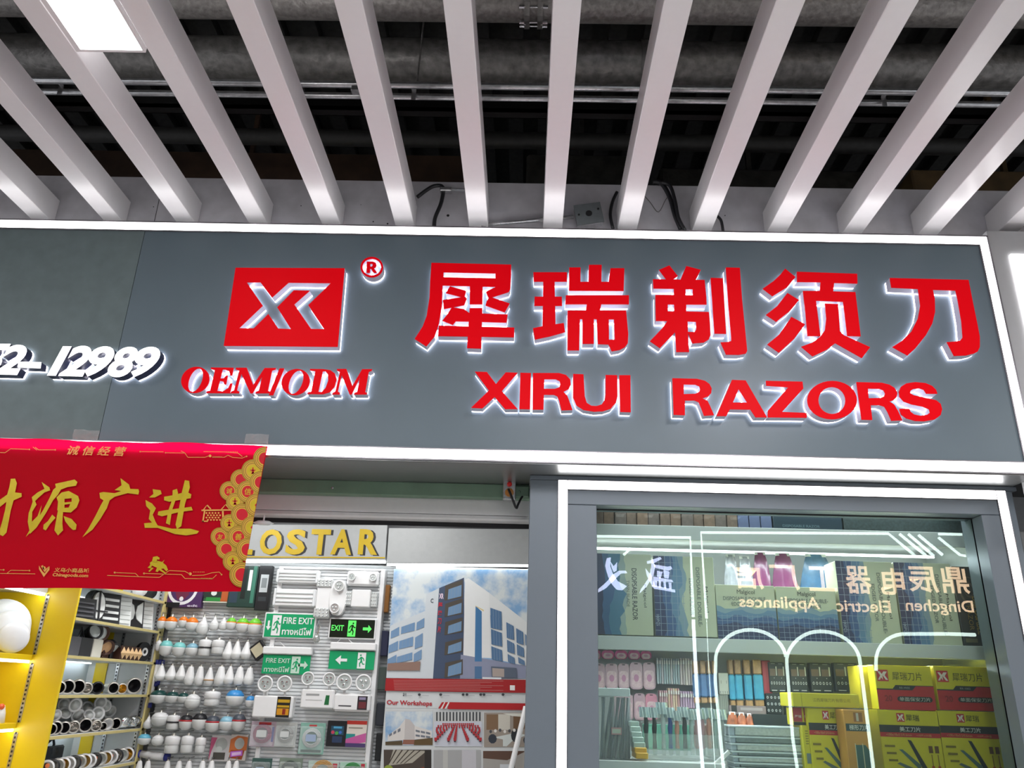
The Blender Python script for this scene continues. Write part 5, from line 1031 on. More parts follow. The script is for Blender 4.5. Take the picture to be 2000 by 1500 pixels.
q = sx((950, 480), XF-.3); tag(B().lathe([(0, 0), (.088, .004), (.094, .010), (.088, .014), (0, .02)], (XB+.05, 1.93, zz+.098), (.9, -.4, .1), 30).mk('white_plate_lamp', M_white, None, True), 'large round white panel lamp behind the amber lamps', 'lamp')
# shelf 3, 4, 5: downlights
def ring(cx, cy, rx, z, k, l, inner=M_black, outer=None, cat='downlight', x=XF-.05, g='downlights on the white shelves', tilt=(.72, -.69, .05), deep=.09):
    y0 = on_shelf(cx, cy, x); r = abs(sx((cx, cy-rx), x).z-sx((cx, cy+rx), x).z)/2
    c = Vector((x, y0, z+r)); t = thing('downlight', (x, y0, z), l, cat, g); ax = Vector(tilt).normalized(); outer = outer or mat('satin_silver', (.60, .57, .52), .3, .6)
    B().lathe([(r*.80, -deep), (r*.84, 0), (r, .002), (r, .010), (r*.78, .012)], c, tilt, 24, cap=False).mk('ring', outer, t, True)
    B().lathe([(r*.78, .012), (r*.6, -.02), (r*.42, -.05), (0, -.055)], c, tilt, 20, cap=False).mk('reflector', inner, t, True)
    return t
M_refl = mat('reflector_dark', (.05, .045, .05), .15, .8); M_refs = mat('reflector_silver', (.55, .53, .5), .12, 1.0); M_gold3 = mat('reflector_gold', (.7, .5, .15), .2, .9)
z = shz[3]
for k, (cx, cy, r, inn, l) in enumerate(((465, 862, 55, M_refl, 'dark downlight half hidden by the yellow panel'), (532, 855, 62, M_black, 'downlight with black inside, first full one'), (615, 855, 62, M_refl, 'downlight with grey reflector, second full one'), (683, 862, 50, M_refs, 'downlight with bright broken reflections, third'), (770, 862, 52, M_black, 'black cylinder downlight in the middle of the shelf'), (895, 860, 50, M_black, 'downlight with black side, near the golden one'), (965, 860, 45, M_gold3, 'downlight with golden reflector'), (1060, 840, 68, M_black, 'large black downlight with white springs at the shelf end'))): ring(cx, cy, r, z, k, l+', third white shelf', inn, M_black if k == 4 else None)
z = shz[4]
for k, (cx, cy, r, inn, l) in enumerate(((400, 1190, 50, M_refl, 'dark downlight at the yellow panel'), (435, 1185, 58, M_black, 'black centred downlight, first full one'), (505, 1180, 52, M_black, 'black downlight tucked behind the first'), (580, 1170, 52, M_refs, 'downlight with bright ribbed reflector'), (672, 1160, 58, M_black, 'black centred downlight right of the ribbed one'), (758, 1158, 48, M_refs, 'downlight with a cross bar'), (812, 1160, 36, M_refl, 'small dark downlight'), (850, 1145, 50, M_white, 'white disc downlight with a tiny hole'), (912, 1142, 48, M_refl, 'dark glossy downlight near the shelf end'), (1085, 1125, 40, M_refs, 'chrome downlight at the shelf end'))): ring(cx, cy, r, z, k, l+', fourth white shelf', inn, tilt=(.72, -.69, .05))
for k, (cx, cy, r) in enumerate(((430, 1080, 48), (510, 1070, 48), (500, 1000, 50), (590, 1000, 52), (610, 1080, 50), (690, 1030, 54), (770, 1070, 52), (790, 980, 50), (865, 1050, 48), (700, 1085, 45), (830, 1010, 45))):
    x = XF-.10-.05*(k % 3); y0 = on_shelf(cx, cy, x); q = sx((cx, cy), x); r_ = abs(sx((cx, cy-r), x).z-sx((cx, cy+r), x).z)/2*1.15
    t = thing('downlight', (x, y0, shz[4]+.004), 'white bowl shaped downlight, %s in the heap on the fourth white shelf' % (ORD+('eleventh',))[k], 'downlight', 'heap of white downlights'); ax = (.7, -.5, (-.3, .5, .2, -.1)[k % 4])
    B().lathe([(r_*.5, -.03), (r_*.8, 0), (r_, .008), (r_*.95, .014), (r_*.7, .01)], q, ax, 20, cap=False).mk('rim', M_white, t, True); B().lathe([(r_*.72, .010), (r_*.5, -.0), (0, -.004)], q, ax, 18).mk('lens', mat('opal', (.74, .76, .74), .3), t, True)
z = shz[5]
M_or = mat('sticker_orange', (.75, .18, .05), .4)
for k in range(16):
    cx = 370+k*42; cy = 1480-k*5.2; l = 'disc downlight, %s along the lowest white shelf, standing on edge' % (ORD+('eleventh', 'twelfth', 'thirteenth', 'fourteenth', 'fifteenth', 'sixteenth'))[k]
    t = ring(cx, cy, 58 if k > 7 else 62, z, k, l, (M_white, M_refs, mat('opal', (.74, .76, .74), .3), M_gold3)[k % 4], (M_white, M_black, None, M_white)[k % 4], g='disc downlights on the lowest white shelf', deep=.02, tilt=(.55, -.8, .0))
    if k % 3 == 0: q = t.location; B().lathe([(.012, 0), (.010, .006), (0, .007)], (q.x+.01, q.y-.012, q.z+.05), (.55, -.8, 0), 10).mk('sticker', M_or, t)
for k, (cx, cy, w) in enumerate(((960, 1100, 60), (1030, 1095, 60))):
    y0 = on_shelf(cx, cy); tag(B().lathe([(.03, 0), (.036, .05), (.02, .10), (.012, .12)], (XF-.05, y0-.03, shz[4]+.038), (.2, .9, .1), 14).mk('chrome_lamp', M_chrome, None, True), ('left', 'right')[k]+' chrome cylinder lamp lying on the fourth white shelf', 'lamp')
# goods above the first shelf, peeping out under the banner
for k, (cx, w) in enumerate(((1105, 38), (1185, 40))):
    y0 = on_shelf(cx, 90); r = .05; tag(B().lathe([(r*.5, -.03), (r, 0), (r, .01), (0, .012)], (XF-.06, y0, shz[0]+r), (.7, -.7, 0), 18).mk('round_lamp', (M_white, M_black)[k], None, True), ('white', 'black')[k]+' round lamp on the top shelf under the banner edge', 'lamp')
t = thing('transformer', (XB+.1, on_shelf(400, 1370, XB+.12), shz[5]), 'dark glossy transformer in the corner of the lowest white shelf', 'transformer')
q = Vector((XB+.1, on_shelf(400, 1370, XB+.12), shz[5])); B().bbox(q.x-.04, q.x+.05, q.y-.08, q.y+.10, q.z, q.z+.11, .01).mk('body', mat('dark_glossy', (.03, .035, .045), .12), t); B().tube([(q.x, q.y-.05, q.z+.11), (q.x+.02, q.y, q.z+.15), (q.x, q.y+.06, q.z+.11)], .008, 8).mk('cable', M_black, t)

# ================================================================ window display
YD = .47
M_cab = mat('cabinet_white', (.62, .64, .62), .35, var=.01)
wd = thing('display_cabinet', (1.3, .7, 0), 'white display cabinet with three shelves behind the window glass', 'display cabinet')
XL, XRr = .335, 2.24
f1 = (P(1500, 1031, YD).z, P(1500, 1059, YD).z); f2 = (P(1500, 1250, YD).z, P(1500, 1277, YD).z); f3 = P(1280, 1488, YD).z
B().box(XL, 2.3, 1.02, 1.05, 0, 2.47).mk('back_panel', mat('cabinet_back', (.42, .45, .45), .45, var=.02), wd)
B().bbox(2.276, 2.30, .41, 1.02, 0, 2.47, .002).mk('side_panel', mat('cabinet_side', (.40, .43, .43), .4), wd)
XC = P(1418, 1490, YD).x; f4 = P(1800, 1610, .5).z
for (zt_, zb_, xe, yf_) in ((*f1, 2.274, YD), (*f2, 2.274, YD), (f3, f3-.06, XC, YD), (f4-.005, f4-.06, 2.274, .38)):
    B().bbox(XL, xe, yf_, yf_+.018, zb_, zt_, .002).mk('shelf_front', M_cab, wd); B().box(XL, xe, yf_+.018, 1.019, zt_-.02, zt_-.001).mk('shelf', M_cab, wd)
def tubeat(a, c_, z, l):
    A, C_ = PZ(*a, z), PZ(*c_, z); y = (A.y+C_.y)/2; t = B(); t.tube([(XL+.02, y, z), (C_.x, y, z)], .007, 8); o = t.mk('tube_light', M_ledthin, wd, True); o['label'] = l; return y
tubeat((1175, 1068), (1815, 1091), f1[1]+.012, 'glowing tube under the upper shelf'); tubeat((1180, 1278), (1830, 1300), f2[1]+.008, 'glowing tube under the middle shelf')
# upper row of cartons on top of shelf 1
cw = crop(1160, 990, 7.692)
xa = XL+.01
for k in range(13):
    w = .0535+.004*((k*7) % 3); tag(B().bbox(xa, xa+w-.003, YD+.03+.01*(k % 2), YD+.25, f1[0]+.0005, f1[0]+.16, .002).mk('carton', mat('brown_carton%d' % (k % 3), ((.13, .085, .06), (.16, .10, .065), (.12, .09, .075))[k % 3], .6, var=.2, scale=60)), 'thin brown carton on the top shelf, %s from the left' % (ORD+('eleventh', 'twelfth', 'thirteenth'))[k], 'carton', 'thin brown cartons on the top display shelf'); xa += w
for k in range(3): tag(B().bbox(xa, xa+.055, YD+.03, YD+.25, f1[0]+.0005, f1[0]+.16, .003).mk('carton', mat('blue_violet_carton', (.09, .11, .2), .5)), ('left', 'middle', 'right')[k]+' violet blue carton beside the brown ones', 'carton', 'violet cartons on the top display shelf'); xa += .059
M_navy = mat('navy_box', (.012, .028, .042), .4)
for k, x1_ in enumerate((xa+.36, 2.25)):
    t = thing('carton', ((xa+x1_)/2, YD+.1, f1[0]), ('wide dark navy carton on the top shelf', 'dark speckled carton at the right of the top shelf')[k], 'carton'); B().bbox(xa+.004, x1_-.004, YD+.03, YD+.25, f1[0]+.0005, f1[0]+.16, .003).mk('body', M_navy if k == 0 else mat('dark_speckled', (.025, .04, .04), .5, var=.5, scale=80), t)
    if k == 0: text(t, 'DISPOSABLE RAZOR', front(YD+.03), xa+.05, f1[0]+.012, x1_-.12, f1[0]+.026, pc('5a7078'), .001)
    xa = x1_
# patterned razor boxes on shelf 2
MN, MB1, MB2, MB3, MCR = pc('22305c'), pc('3a5b8c'), pc('5f86a8'), pc('86a0ae'), pc('c9ccb0')
def wavy(u0, amp, seed, side=1.0):
    rr = random.Random(seed); pts = [(0, 0)]; n = 14
    for i in range(n+1):
        v = i/n; pts.append((u0+amp*math.sin(v*9+seed)*.6+amp*rr.uniform(-.5, .5), v))
    return pts+[(0, 1)]
def razor_box(q, label, grid, seed, twin=False, y=YD+.03, d=.16):
    base = [(MB3, wavy(.50, .05, seed+.5)), (MB2, wavy(.42, .06, seed)), (MB1, wavy(.30, .06, seed+1)), (MN, wavy(.17, .05, seed+2))]
    if twin: base = [(pc('9fb0a8'), wavy(.56, .05, seed+.5)), (pc('3f7896'), wavy(.48, .09, seed)), (pc('2f5f8a'), wavy(.30, .06, seed+1)), (pc('1e2c50'), wavy(.16, .04, seed+2))]
    pr = base[:]
    if grid:
        for k in range(1, 6): pr.append(('8fa2b8', R1(k*.095-.004, 0, k*.095+.004, 1)))
        for k in range(1, 12): pr.append(('8fa2b8', R1(0, k*.085-.0025, .50, k*.085+.0025)))
    tx = [('DISOPSABLE RAZOR', .655, .18, .74, .82, '2e3438', dict(rot=1, bold=.005)), ('TWIN BLADE', .56, .33, .61, .66, '6a7268', dict(rot=1, bold=0)), ('Malgicol', .84, .38, .90, .66, '2e3438', dict(rot=1, bold=0))] if twin else \
         [('DISPOSABLE DOUBLE-', .70, .14, .76, .88, '5a6468', dict(rot=1, bold=0)), ('EDGED RAZOR', .58, .28, .64, .74, '5a6468', dict(rot=1, bold=0)), ('Malgicol', .82, .38, .88, .70, '2e3438', dict(rot=1, bold=0)), ('100PCS', .02, .74, .07, .88, 'a8b4c4', dict(rot=1, bold=0))]
    return pack(q, lambda p: p, y, d, MCR, label, 'carton', pr, 'patterned razor cartons on the middle shelf', tx, name='razor_carton', bev=.002)
razor_box((1160, 1082, 1274, 1240), 'blue and cream carton with large upright lettering, far left', False, 3, True)
razor_box((1278, 1087, 1397, 1243), 'blue and cream gridded carton with small upright lettering, second from left', True, 5)
def razor_flat(q, label, seed, y=YD+.03):
    def w(v0, amp, s): 
        rr = random.Random(s); n = 14; return [(0, 1)]+[(i/n, v0+amp*math.sin(i*.9+s)*.6+amp*rr.uniform(-.5, .5)) for i in range(n+1)]+[(1, 1)]
    pr = [(MB3, w(.42, .05, seed)), (MB2, w(.50, .05, seed+1)), (MB1, w(.60, .05, seed+2)), (MN, w(.72, .04, seed+3))]
    for k in range(1, 12): pr.append(('8fa2b8', R1(k*.085-.003, .55, k*.085+.003, 1)))
    for k in range(0, 5): pr.append(('8fa2b8', R1(0, .58+k*.09-.003, 1, .58+k*.09+.003)))
    return pack(q, lambda p: p, y, .16, MCR, label, 'carton', pr, 'patterned razor cartons on the middle shelf', [('Malgicol', .36, .09, .66, .19, '2e3438', dict(bold=0)), ('DISPOSABLE DOUBLE-', .12, .22, .86, .29, '5a6468', dict(bold=0)), ('EDGED RAZOR', .26, .32, .74, .39, '5a6468', dict(bold=0))], name='razor_carton', bev=.002)
razor_flat((1400, 1143, 1516, 1249), 'low wide blue and cream carton, left one of the pair', 11); razor_flat((1519, 1147, 1636, 1253), 'low wide blue and cream carton, right one of the pair', 17)
razor_box((1640, 1097, 1752, 1256), 'tall gridded blue and cream carton, third from right', True, 9, y=YD+.03); razor_box((1756, 1100, 1868, 1260), 'tall gridded blue and cream carton, second from right', True, 13)
pack((1871, 1107, 1925, 1263), lambda p: p, YD+.03, .16, pc('2c3230'), 'narrow black carton with gold filigree and lettering at the far right', 'carton', [('5a5648', [(.5+.42*math.cos(a*.45)*(1-a*.02), .3+.22*math.sin(a*.45)*(1-a*.02)) for a in range(14)]), ('2c3230', ell(.5, .3, .3, .16, 16)), ('5a5648', ell(.5, .3, .2, .1, 12)), ('2c3230', ell(.5, .3, .15, .07, 12)), ('6a654c', R1(.08, .9, .5, .95))], None, [('DISPOSABLE', .55, .38, .8, .85, 'a08440', dict(rot=1, bold=.02)), ('RAZOR', .3, .5, .46, .8, 'a08440', dict(rot=1, bold=.0))], name='razor_carton')
# plastic bags behind the low cartons
def bag(q, m, label, y, lean=0, cat='bag', g=None):
    x0, x1, z0, z1 = rect(*q, y); n = 7; V = []; F = []; w = (x1-x0)/2; cx = (x0+x1)/2
    t_ = thing('plastic_bag', (cx, y, z0), label, cat, g)
    for j in range(9):
        v = j/8; hw = w*(1-.55*v**2); 
        for i in range(n): u = i/(n-1)*2-1; V.append((cx+u*hw+lean*v, y-.03*(1-u*u)*(1-v*.7)-.006*math.cos(i*3.1+j), z0+(z1-z0)*v))
    for j in range(8):
        for i in range(n-1): a = j*n+i; F.append((a, a+1, a+n+1, a+n))
    k0 = len(V)
    for j in range(9):
        v = j/8; hw = w*(1-.55*v**2)
        for i in range(n): u = i/(n-1)*2-1; V.append((cx+u*hw+lean*v, y+.03*(1-u*u)*(1-v*.7), z0+(z1-z0)*v))
    for j in range(8):
        for i in range(n-1): a = k0+j*n+i; F.append((a, a+n, a+n+1, a+1))
    mk('bag_body', V, F, m, t_, True)
    B().bbox(cx-w*.5+lean, cx+w*.5+lean, y-.006, y+.006, z1-.012, z1+.004, .002).mk('bag_seal', M_white, t_)
    return t_
M_pk = mat('magenta_plastic', (.18, .04, .12), .2, var=.2, scale=14); M_gp_ = mat('clear_grey_plastic', (.28, .29, .33), .15, var=.3, scale=20); M_bl = mat('dim_blue_plastic', (.05, .13, .24), .25, var=.2)
for q, m, l in (((1412, 1084, 1448, 1205), M_gp_, 'clear grey bag with dark contents, leftmost behind the low cartons'), ((1440, 1088, 1476, 1205), M_gp_, 'clear grey bag leaning on the magenta bags'), ((1468, 1080, 1510, 1205), M_pk, 'magenta bag, left one behind the low cartons'), ((1505, 1082, 1562, 1205), M_pk, 'magenta bag, right one behind the low cartons'), ((1558, 1084, 1640, 1210), M_bl, 'dim blue bag behind the right low carton')): bag(q, m, l, .78, g='bags behind the low cartons')
# bottom section: back panel goods
cA, cB, cC = crop(1150, 1250, 6), crop(1380, 1250, 6), crop(1680, 1270, 6.25)
YH = .92
M_pink = mat('pink_pack', (.40, .25, .29), .3, var=.08, scale=30); M_pink2 = mat('pink_pack_rose', (.52, .20, .27), .3, var=.08, scale=30); M_hotp = mat('hot_pink_pack', (.45, .05, .18), .3)
def rounded(x0, x1, z0, z1, r, n=5):
    o = []
    for cx, cz, a in ((x1-r, z0+r, -90), (x1-r, z1-r, 0), (x0+r, z1-r, 90), (x0+r, z0+r, 180)):
        o += [(cx+r*math.cos(math.radians(a+90*k/n)), cz+r*math.sin(math.radians(a+90*k/n))) for k in range(n+1)]
    return o
def pad(q, m, label, conv=cA):
    (a, b_), (c_, e) = conv([(q[0], q[1]), (q[2], q[3])]); x0, x1, z0, z1 = rect(a, b_, c_, e, YH)
    t = thing('pink_package', ((x0+x1)/2, YH, z0), label, 'package', 'pink rounded packages on the back panel'); r = (x1-x0)*.32
    b = B(); b.prism([rounded(x0, x1, z0, z1, r)], front(0), -YH-.035, -YH); b.mk('body', m, t)
    b = B(); b.prism([rounded(x0+(x1-x0)*.12, x1-(x1-x0)*.12, z0+(z1-z0)*.06, z1-(z1-z0)*.3, r*.7)], front(0), None, -YH+.001); b.mk('window_print', mat('pink_pale', (.58, .40, .42), .25, var=.15, scale=60), t)
    b = B(); cx = (x0+x1)/2; b.prism([ell(cx, z0+(z1-z0)*.42, (x1-x0)*.2, (z1-z0)*.14, 12)], front(0), None, -YH+.002); b.mk('print', mat('pink_deep', (.42, .18, .28), .3), t)
    b = B(); b.prism([rounded(cx-(x1-x0)*.14, cx+(x1-x0)*.14, z1-(z1-z0)*.07, z1-(z1-z0)*.04, .002)], front(0), None, -YH+.001); b.mk('hang_hole', M_dark, t)
for k, q in enumerate(((40,275,193,575), (195,275,342,575), (345,275,475,575), (480,262,632,580), (636,262,782,580))): pad(q, M_pink, 'pink rounded package, %s in the upper hanging row' % ORD[k])
for k, q in enumerate(((300,640,412,930), (415,640,520,930), (530,625,665,940), (668,628,805,940))): pad(q, M_pink2 if k == 3 else M_pink, 'pink rounded package, %s in the lower hanging row' % ORD[k])
for k, q in enumerate(((40,120,140,222), (150,120,300,222), (305,120,455,225), (462,120,600,228), (605,130,735,228))):
    pad(q, M_hotp, 'deep pink package cut by the shelf above, %s from left' % ORD[k])
rr = random.Random(4)
def strips(q, cols, n, label, conv=cA, y=YH, group='upright strip packets on the back panel'):
    (a, b_), (c_, e) = conv([(q[0], q[1]), (q[2], q[3])]); x0, x1, z0, z1 = rect(a, b_, c_, e, y)
    w = (x1-x0)/n
    for k in range(n):
        xx = x0+k*w; m = cols[k % len(cols)]; m = pc(m) if isinstance(m, str) else m
        t = thing('strip_packet', (xx+w/2, y, z0), '%s packet, %s from the left' % (label, (ORD+('eleventh', 'twelfth', 'thirteenth', 'fourteenth', 'fifteenth', 'sixteenth'))[k]), 'packet', group)
        B().bbox(xx+.0012, xx+w-.0012, y-.02+.006*rr.random(), y+.03, z0, z1, .003).mk('body', m, t); B().box(xx+w*.2, xx+w*.8, y-.026, y-.018, z1-.03, z1-.012).mk('top_label', pc('c9c2be'), t)
strips((790,215,1060,520), ['a3adb0','8f999c','b5aeb0','98a4a8'], 10, 'thin grey clear'); strips((1062,215,1210,530), ['bfaeac','a89a98','c4b8ae'], 5, 'thin beige clear')
strips((820,590,920,800), ['b58a92','c7a0a4'], 4, 'short pink'); strips((922,565,1062,830), ['c8a890','b98c8c','d0b8a0'], 5, 'cream and red topped'); strips((1064,600,1235,800), ['b79ab0','a88aa4'], 6, 'short lilac')
def brush(q, conv, label, hue, g):
    (a, b_), (c_, e) = conv([(q[0], q[1]), (q[2], q[3])]); x0, x1, z0, z1 = rect(a, b_, c_, e, YH-.02)
    t = thing('blue_packet', ((x0+x1)/2, YH, z0), label, 'packet', g); h = z1-z0; yy = YH-.02
    B().bbox(x0, x1, yy-.012, YH+.02, z0+h*.14, z0+h*.68, .006).mk('body', hue, t); B().bbox(x0+.003, x1-.003, yy-.008, YH+.02, z0+h*.685, z1, .005).mk('top', mat('tan_pack', (.42, .24, .11), .35, var=.3, scale=40), t); B().bbox(x0+.002, x1-.002, yy-.006, YH+.02, z0, z0+h*.135, .004).mk('foot', MATS['tan_pack'], t)
M_cy = mat('cyan_pack', (.06, .33, .50), .25, var=.15, scale=30); M_ind = mat('indigo_pack', (.08, .17, .34), .25, var=.15, scale=30)
for k, (x0_, x1_) in enumerate(((1215,1300), (1303,1382), (1385,1440), (1443,1500))): brush((x0_,240,x1_,740), cA, 'indigo and tan packet, %s of the darker blue group' % ORD[k], M_ind, 'darker blue packets')
for k, (x0_, x1_) in enumerate(((262,328), (332,420), (440,530), (548,660))): brush((x0_,232,x1_,780), cB, 'sky blue and tan packet, %s of the brighter group' % ORD[k], M_cy, 'sky blue packets')
pack((145,385,262,640), cB, YH-.02, .04, pc('b5b5a8'), 'pale card with small hooks between the blue packets', 'package', [('5c5c54', R1(.2,.35,.24,.5)), ('5c5c54', R1(.75,.35,.79,.5))]+[('3c3f3c', [(.1+k*.22,.85),(.16+k*.22,.85),(.13+k*.22,1)]) for k in range(4)])
pack((150,642,262,870), cB, YH-.02, .04, pc('8f9288'), 'grey green packet of needles under the pale card', 'package', [('4a4d48', [(.1+k*.2,.0),(.16+k*.2,.0),(.12+k*.2,.9)]) for k in range(5)])
pack((655,240,760,640), cB, YH-.01, .03, pc('9c2836'), 'crimson packet between sky blue and black packages', 'package', [('b03846', R1(.1,.05,.4,.9))])
pack((270,770,700,880), cB, YH-.04, .06, pc('8f7f80'), 'flat mauve package below the sky blue packets', 'package', [('b0a4a4', R1(.3,.2,.9,.5)), ('2b2d2c', R1(.05,.0,.2,.7))])
M_bk = pc('20292b')
def kcard(q, label, y=YH-.02, big=True):
    pr = []
    if big:
        for k in range(2): pr += [('6a5648', R1(.06+k*.48,.22,.40+k*.48,.46)), ('c2c4be', R1(.43+k*.45,.14,.49+k*.45,.45)), ('c2c4be', R1(.1+k*.48,.93,.42+k*.48,.96)), ('9fa5a2', ell(.3+k*.45,.53,.025,.02,6))]
        for k in range(6): pr.append(('bfc4c2', ell(.12+k*.155,.70,.05,.055,8))); pr.append(('20292b', ell(.12+k*.155,.70,.03,.03,6)))
        for k in range(2): pr.append(('8a8f8c', R1(.15+.45*k,.04,.4+.45*k,.06)))
    else:
        for j in range(3):
            for k in range(4): pr.append(('bfc4c2', ell(.13+k*.24,.2+j*.31,.07,.07,8))); pr.append(('20292b', ell(.13+k*.24,.2+j*.31,.035,.03,6)))
    return pack(q, cB, y, .04, M_bk, label, 'package', pr, 'black packages with grey symbols')
kcard((735,262,925,610), 'black package with pale symbols, first from the crimson packet'); kcard((985,270,1180,610), 'black package with pale symbols behind the left arch, second'); kcard((1218,270,1468,612), 'black package with pale symbols, third in the row'); kcard((1505,270,1785,612), 'black package with pale symbols, fourth in the row', YH-.03)
kcard((698,625,880,870), 'black package with a grid of twelve small dots', big=False); kcard((925,625,1060,900), 'black package with dots half hidden by the yellow carton', big=False)
tag(ibox('dark_case', (545,872,1000,1010), cB, YH-.05, .1, pc('2c3638'), None, None)[0], 'plain dark case behind the white cases', 'case')
# orange wrapped goods
for k, q in enumerate(((230,850,380,1080), (350,860,470,1000), (455,870,548,1000), (235,1080,340,1360), (250,1330,385,1480))):
    (a, b_), (c_, e) = cB([(q[0], q[1]), (q[2], q[3])]); bag((a, b_, c_, e), mat('orange_red_wrap', (.50, .15, .07), .25, var=.5, scale=25) if k != 3 else mat('red_wrap', (.40, .06, .06), .25, var=.4, scale=25), 'crumpled orange wrapped packet, %s in the pile beside the white cases' % ORD[k], .80 if k < 3 else .72, g='orange wrapped packets')
# clear bag of grey rods
t = thing('rod_bag', P(1205, 1485, .55), 'tall clear bag of dark grey rods with a white header', 'bag'); 
x0, x1, z0, z1 = rect(1170, 1360, 1230, 1487, .55)
for k in range(15):
    xx = x0+.008+(x1-x0-.016)*k/14; ln = rr.uniform(-.02, .02)
    B().tube([(xx-ln*.5, .56+.02*(k % 3), f3+.002), (xx+.02+ln, .57+.02*(k % 2), z1-.005)], .0065, 6).mk('rod', mat('grey_rod%d' % (k % 2), ((.10, .13, .15), (.24, .27, .26))[k % 2], .3), t, True)
B().bbox(x0-.004, x1+.004, .54, .62, z1, P(1200, 1344, .55).z, .002).mk('header', mat('header_white', (.62, .68, .68), .35), t)
B().bbox(x0-.006, x1+.006, .535, .63, f3+.001, z1-.002, .004).mk('film', M_clear, t)
X0, X1, Z0, Z1 = rect(1194, 1421, 1214, 1435, .53); B().box(X0, X1, .530, .533, Z0, Z1).mk('sticker', pc('b8898a'), t); B().box(X0+.004, X1-.004, .529, .530, Z0+.006, Z1-.006).mk('sticker_paper', pc('b9c2b0'), t)
# small box stack between rods and razors
for k in range(7):
    q = (468+k*14, 950+k*62, 590+k*18, 1010+k*64); (a, b_), (c_, e) = cA([(q[0], q[1]), (q[2], q[3])]); x0, x1, z0, z1 = rect(a, b_, c_, e, .56-.012*k)
    tag(B().bbox(x0, x1, .56-.012*k, .64, z0, z1, .003).mk('small_box', mat('mustard', (.62, .35, .03), .4) if k in (5, 6) else mat('mint_box', (.42, .52, .47), .4, var=.1)), '%s flat box, %s from the top of the leaning pile' % ('mustard' if k in (5, 6) else 'pale mint', ORD[k]), 'box', 'leaning pile of small flat boxes')
# chrome headed razors in an acrylic stand
st = thing('razor_stand', (P(1330, 1480, .62).x, .62, f3), 'clear acrylic stand holding a row of chrome razors', 'stand')
M_acr = mat('acrylic', (.80, .90, .86), .05, alpha=.16, spec=.8)
x0, x1, z0, z1 = rect(1256, 1412, 1415, 1480, .62)
B().bbox(x0, x1, .63, .70, z1-.006, z1, .001).mk('rack_top', M_acr, st); B().bbox(x0, x1, .60, .605, f3+.002, z1-.05, .001).mk('front_plate', M_acr, st); B().bbox(x0, x1, .60, .74, z0-.004, z0+.002, .001).mk('rack_floor', M_acr, st)
M_coral = mat('razor_coral', (.55, .25, .18), .35); M_rose = mat('razor_rose', (.50, .28, .30), .35)
HD = [(668,785,905,'black'),(765,790,910,'black'),(868,730,870,'clear'),(950,790,910,'blue'),(1030,830,945,'coral'),(1118,785,905,'black'),(1200,815,935,'mint'),(1262,812,930,'rose'),(1325,810,925,'rose'),(1400,795,910,'coral'),(1475,810,925,'mint'),(1555,815,935,'grey')]
HMAT = {'black': pc('23302f'), 'clear': mat('clear_handle', (.5, .56, .55), .15), 'blue': pc('2c4a8c'), 'coral': M_coral, 'mint': mat('mint_handle', (.38, .5, .46), .3), 'rose': M_rose, 'grey': mat('handle_grey', (.35, .36, .34), .3)}
for k, (cx, a, b_, c_) in enumerate(HD):
    (px, p0), (_, p1) = cA([(cx, a), (cx, b_)]); y = .61; q = P(px, p1, y); w = .030
    t = thing('razor', (q.x, y, f3+.01), 'chrome headed razor with %s handle, %s in the stand' % (c_, (ORD+('eleventh', 'twelfth'))[k]), 'razor', 'razors in the acrylic stand')
    h = P(px, p0, y).z-q.z; b = B(); V = []; n = 7
    for s_ in (0, 1):
        for j in range(n): an = math.pi*j/(n-1); V.append((q.x-w*math.cos(an)*(1-.06*s_)-.006*s_, y-.020*math.sin(an), q.z+h*s_))
    F = [(j, j+1, j+1+n, j+n) for j in range(n-1)]+[tuple(range(n))[::-1], tuple(range(n, 2*n)), (0, n, 2*n-1, n-1)]
    b.add(V, F); b.mk('head', mat('satin_chrome', (.55, .68, .70), .22, .55, var=.02), t)
    b = B()
    for dx in (-.5, .0, .5): b.tube([(q.x+dx*w, y-.021, q.z), (q.x+dx*w-.006, y-.021, q.z+h)], .0014, 5)
    b.mk('guard_bar', mat('bright_edge', (.9, .95, .95), .2), t)
    zb = P(px, 1462, y).z; B().tube([(q.x, y+.005, q.z), (q.x+.002, y+.005, q.z-.025), (q.x, y+.005, (q.z+zb)/2+.02), (q.x, y+.005, (q.z+zb)/2-.02), (q.x, y+.005, zb)], [.009, .011, .0125, .0085, .0115], 10).mk('handle', HMAT[c_], t, True)
    B().tube([(q.x, y+.005, zb-.001), (q.x, y+.005, zb-.03)], [.0125, .009], 10).mk('handle_end', M_clear, t, True)
pack((1226,1000,1460,1260), cA, .68, .05, pc('a58a80'), 'rose beige carton behind the razor handles', 'carton', [('b08080', R1(.05,.1,.35,.9)), ('8f6a5c', R1(.5,.1,.55,.9))])
pack((640,990,1200,1290), cA, .76, .03, pc('5fa08a'), 'mint green card standing behind the razors', 'card', [('7cb8a0', R1(.05,.1,.3,.9)), ('4c8a78', R1(.6,.0,.8,1))])
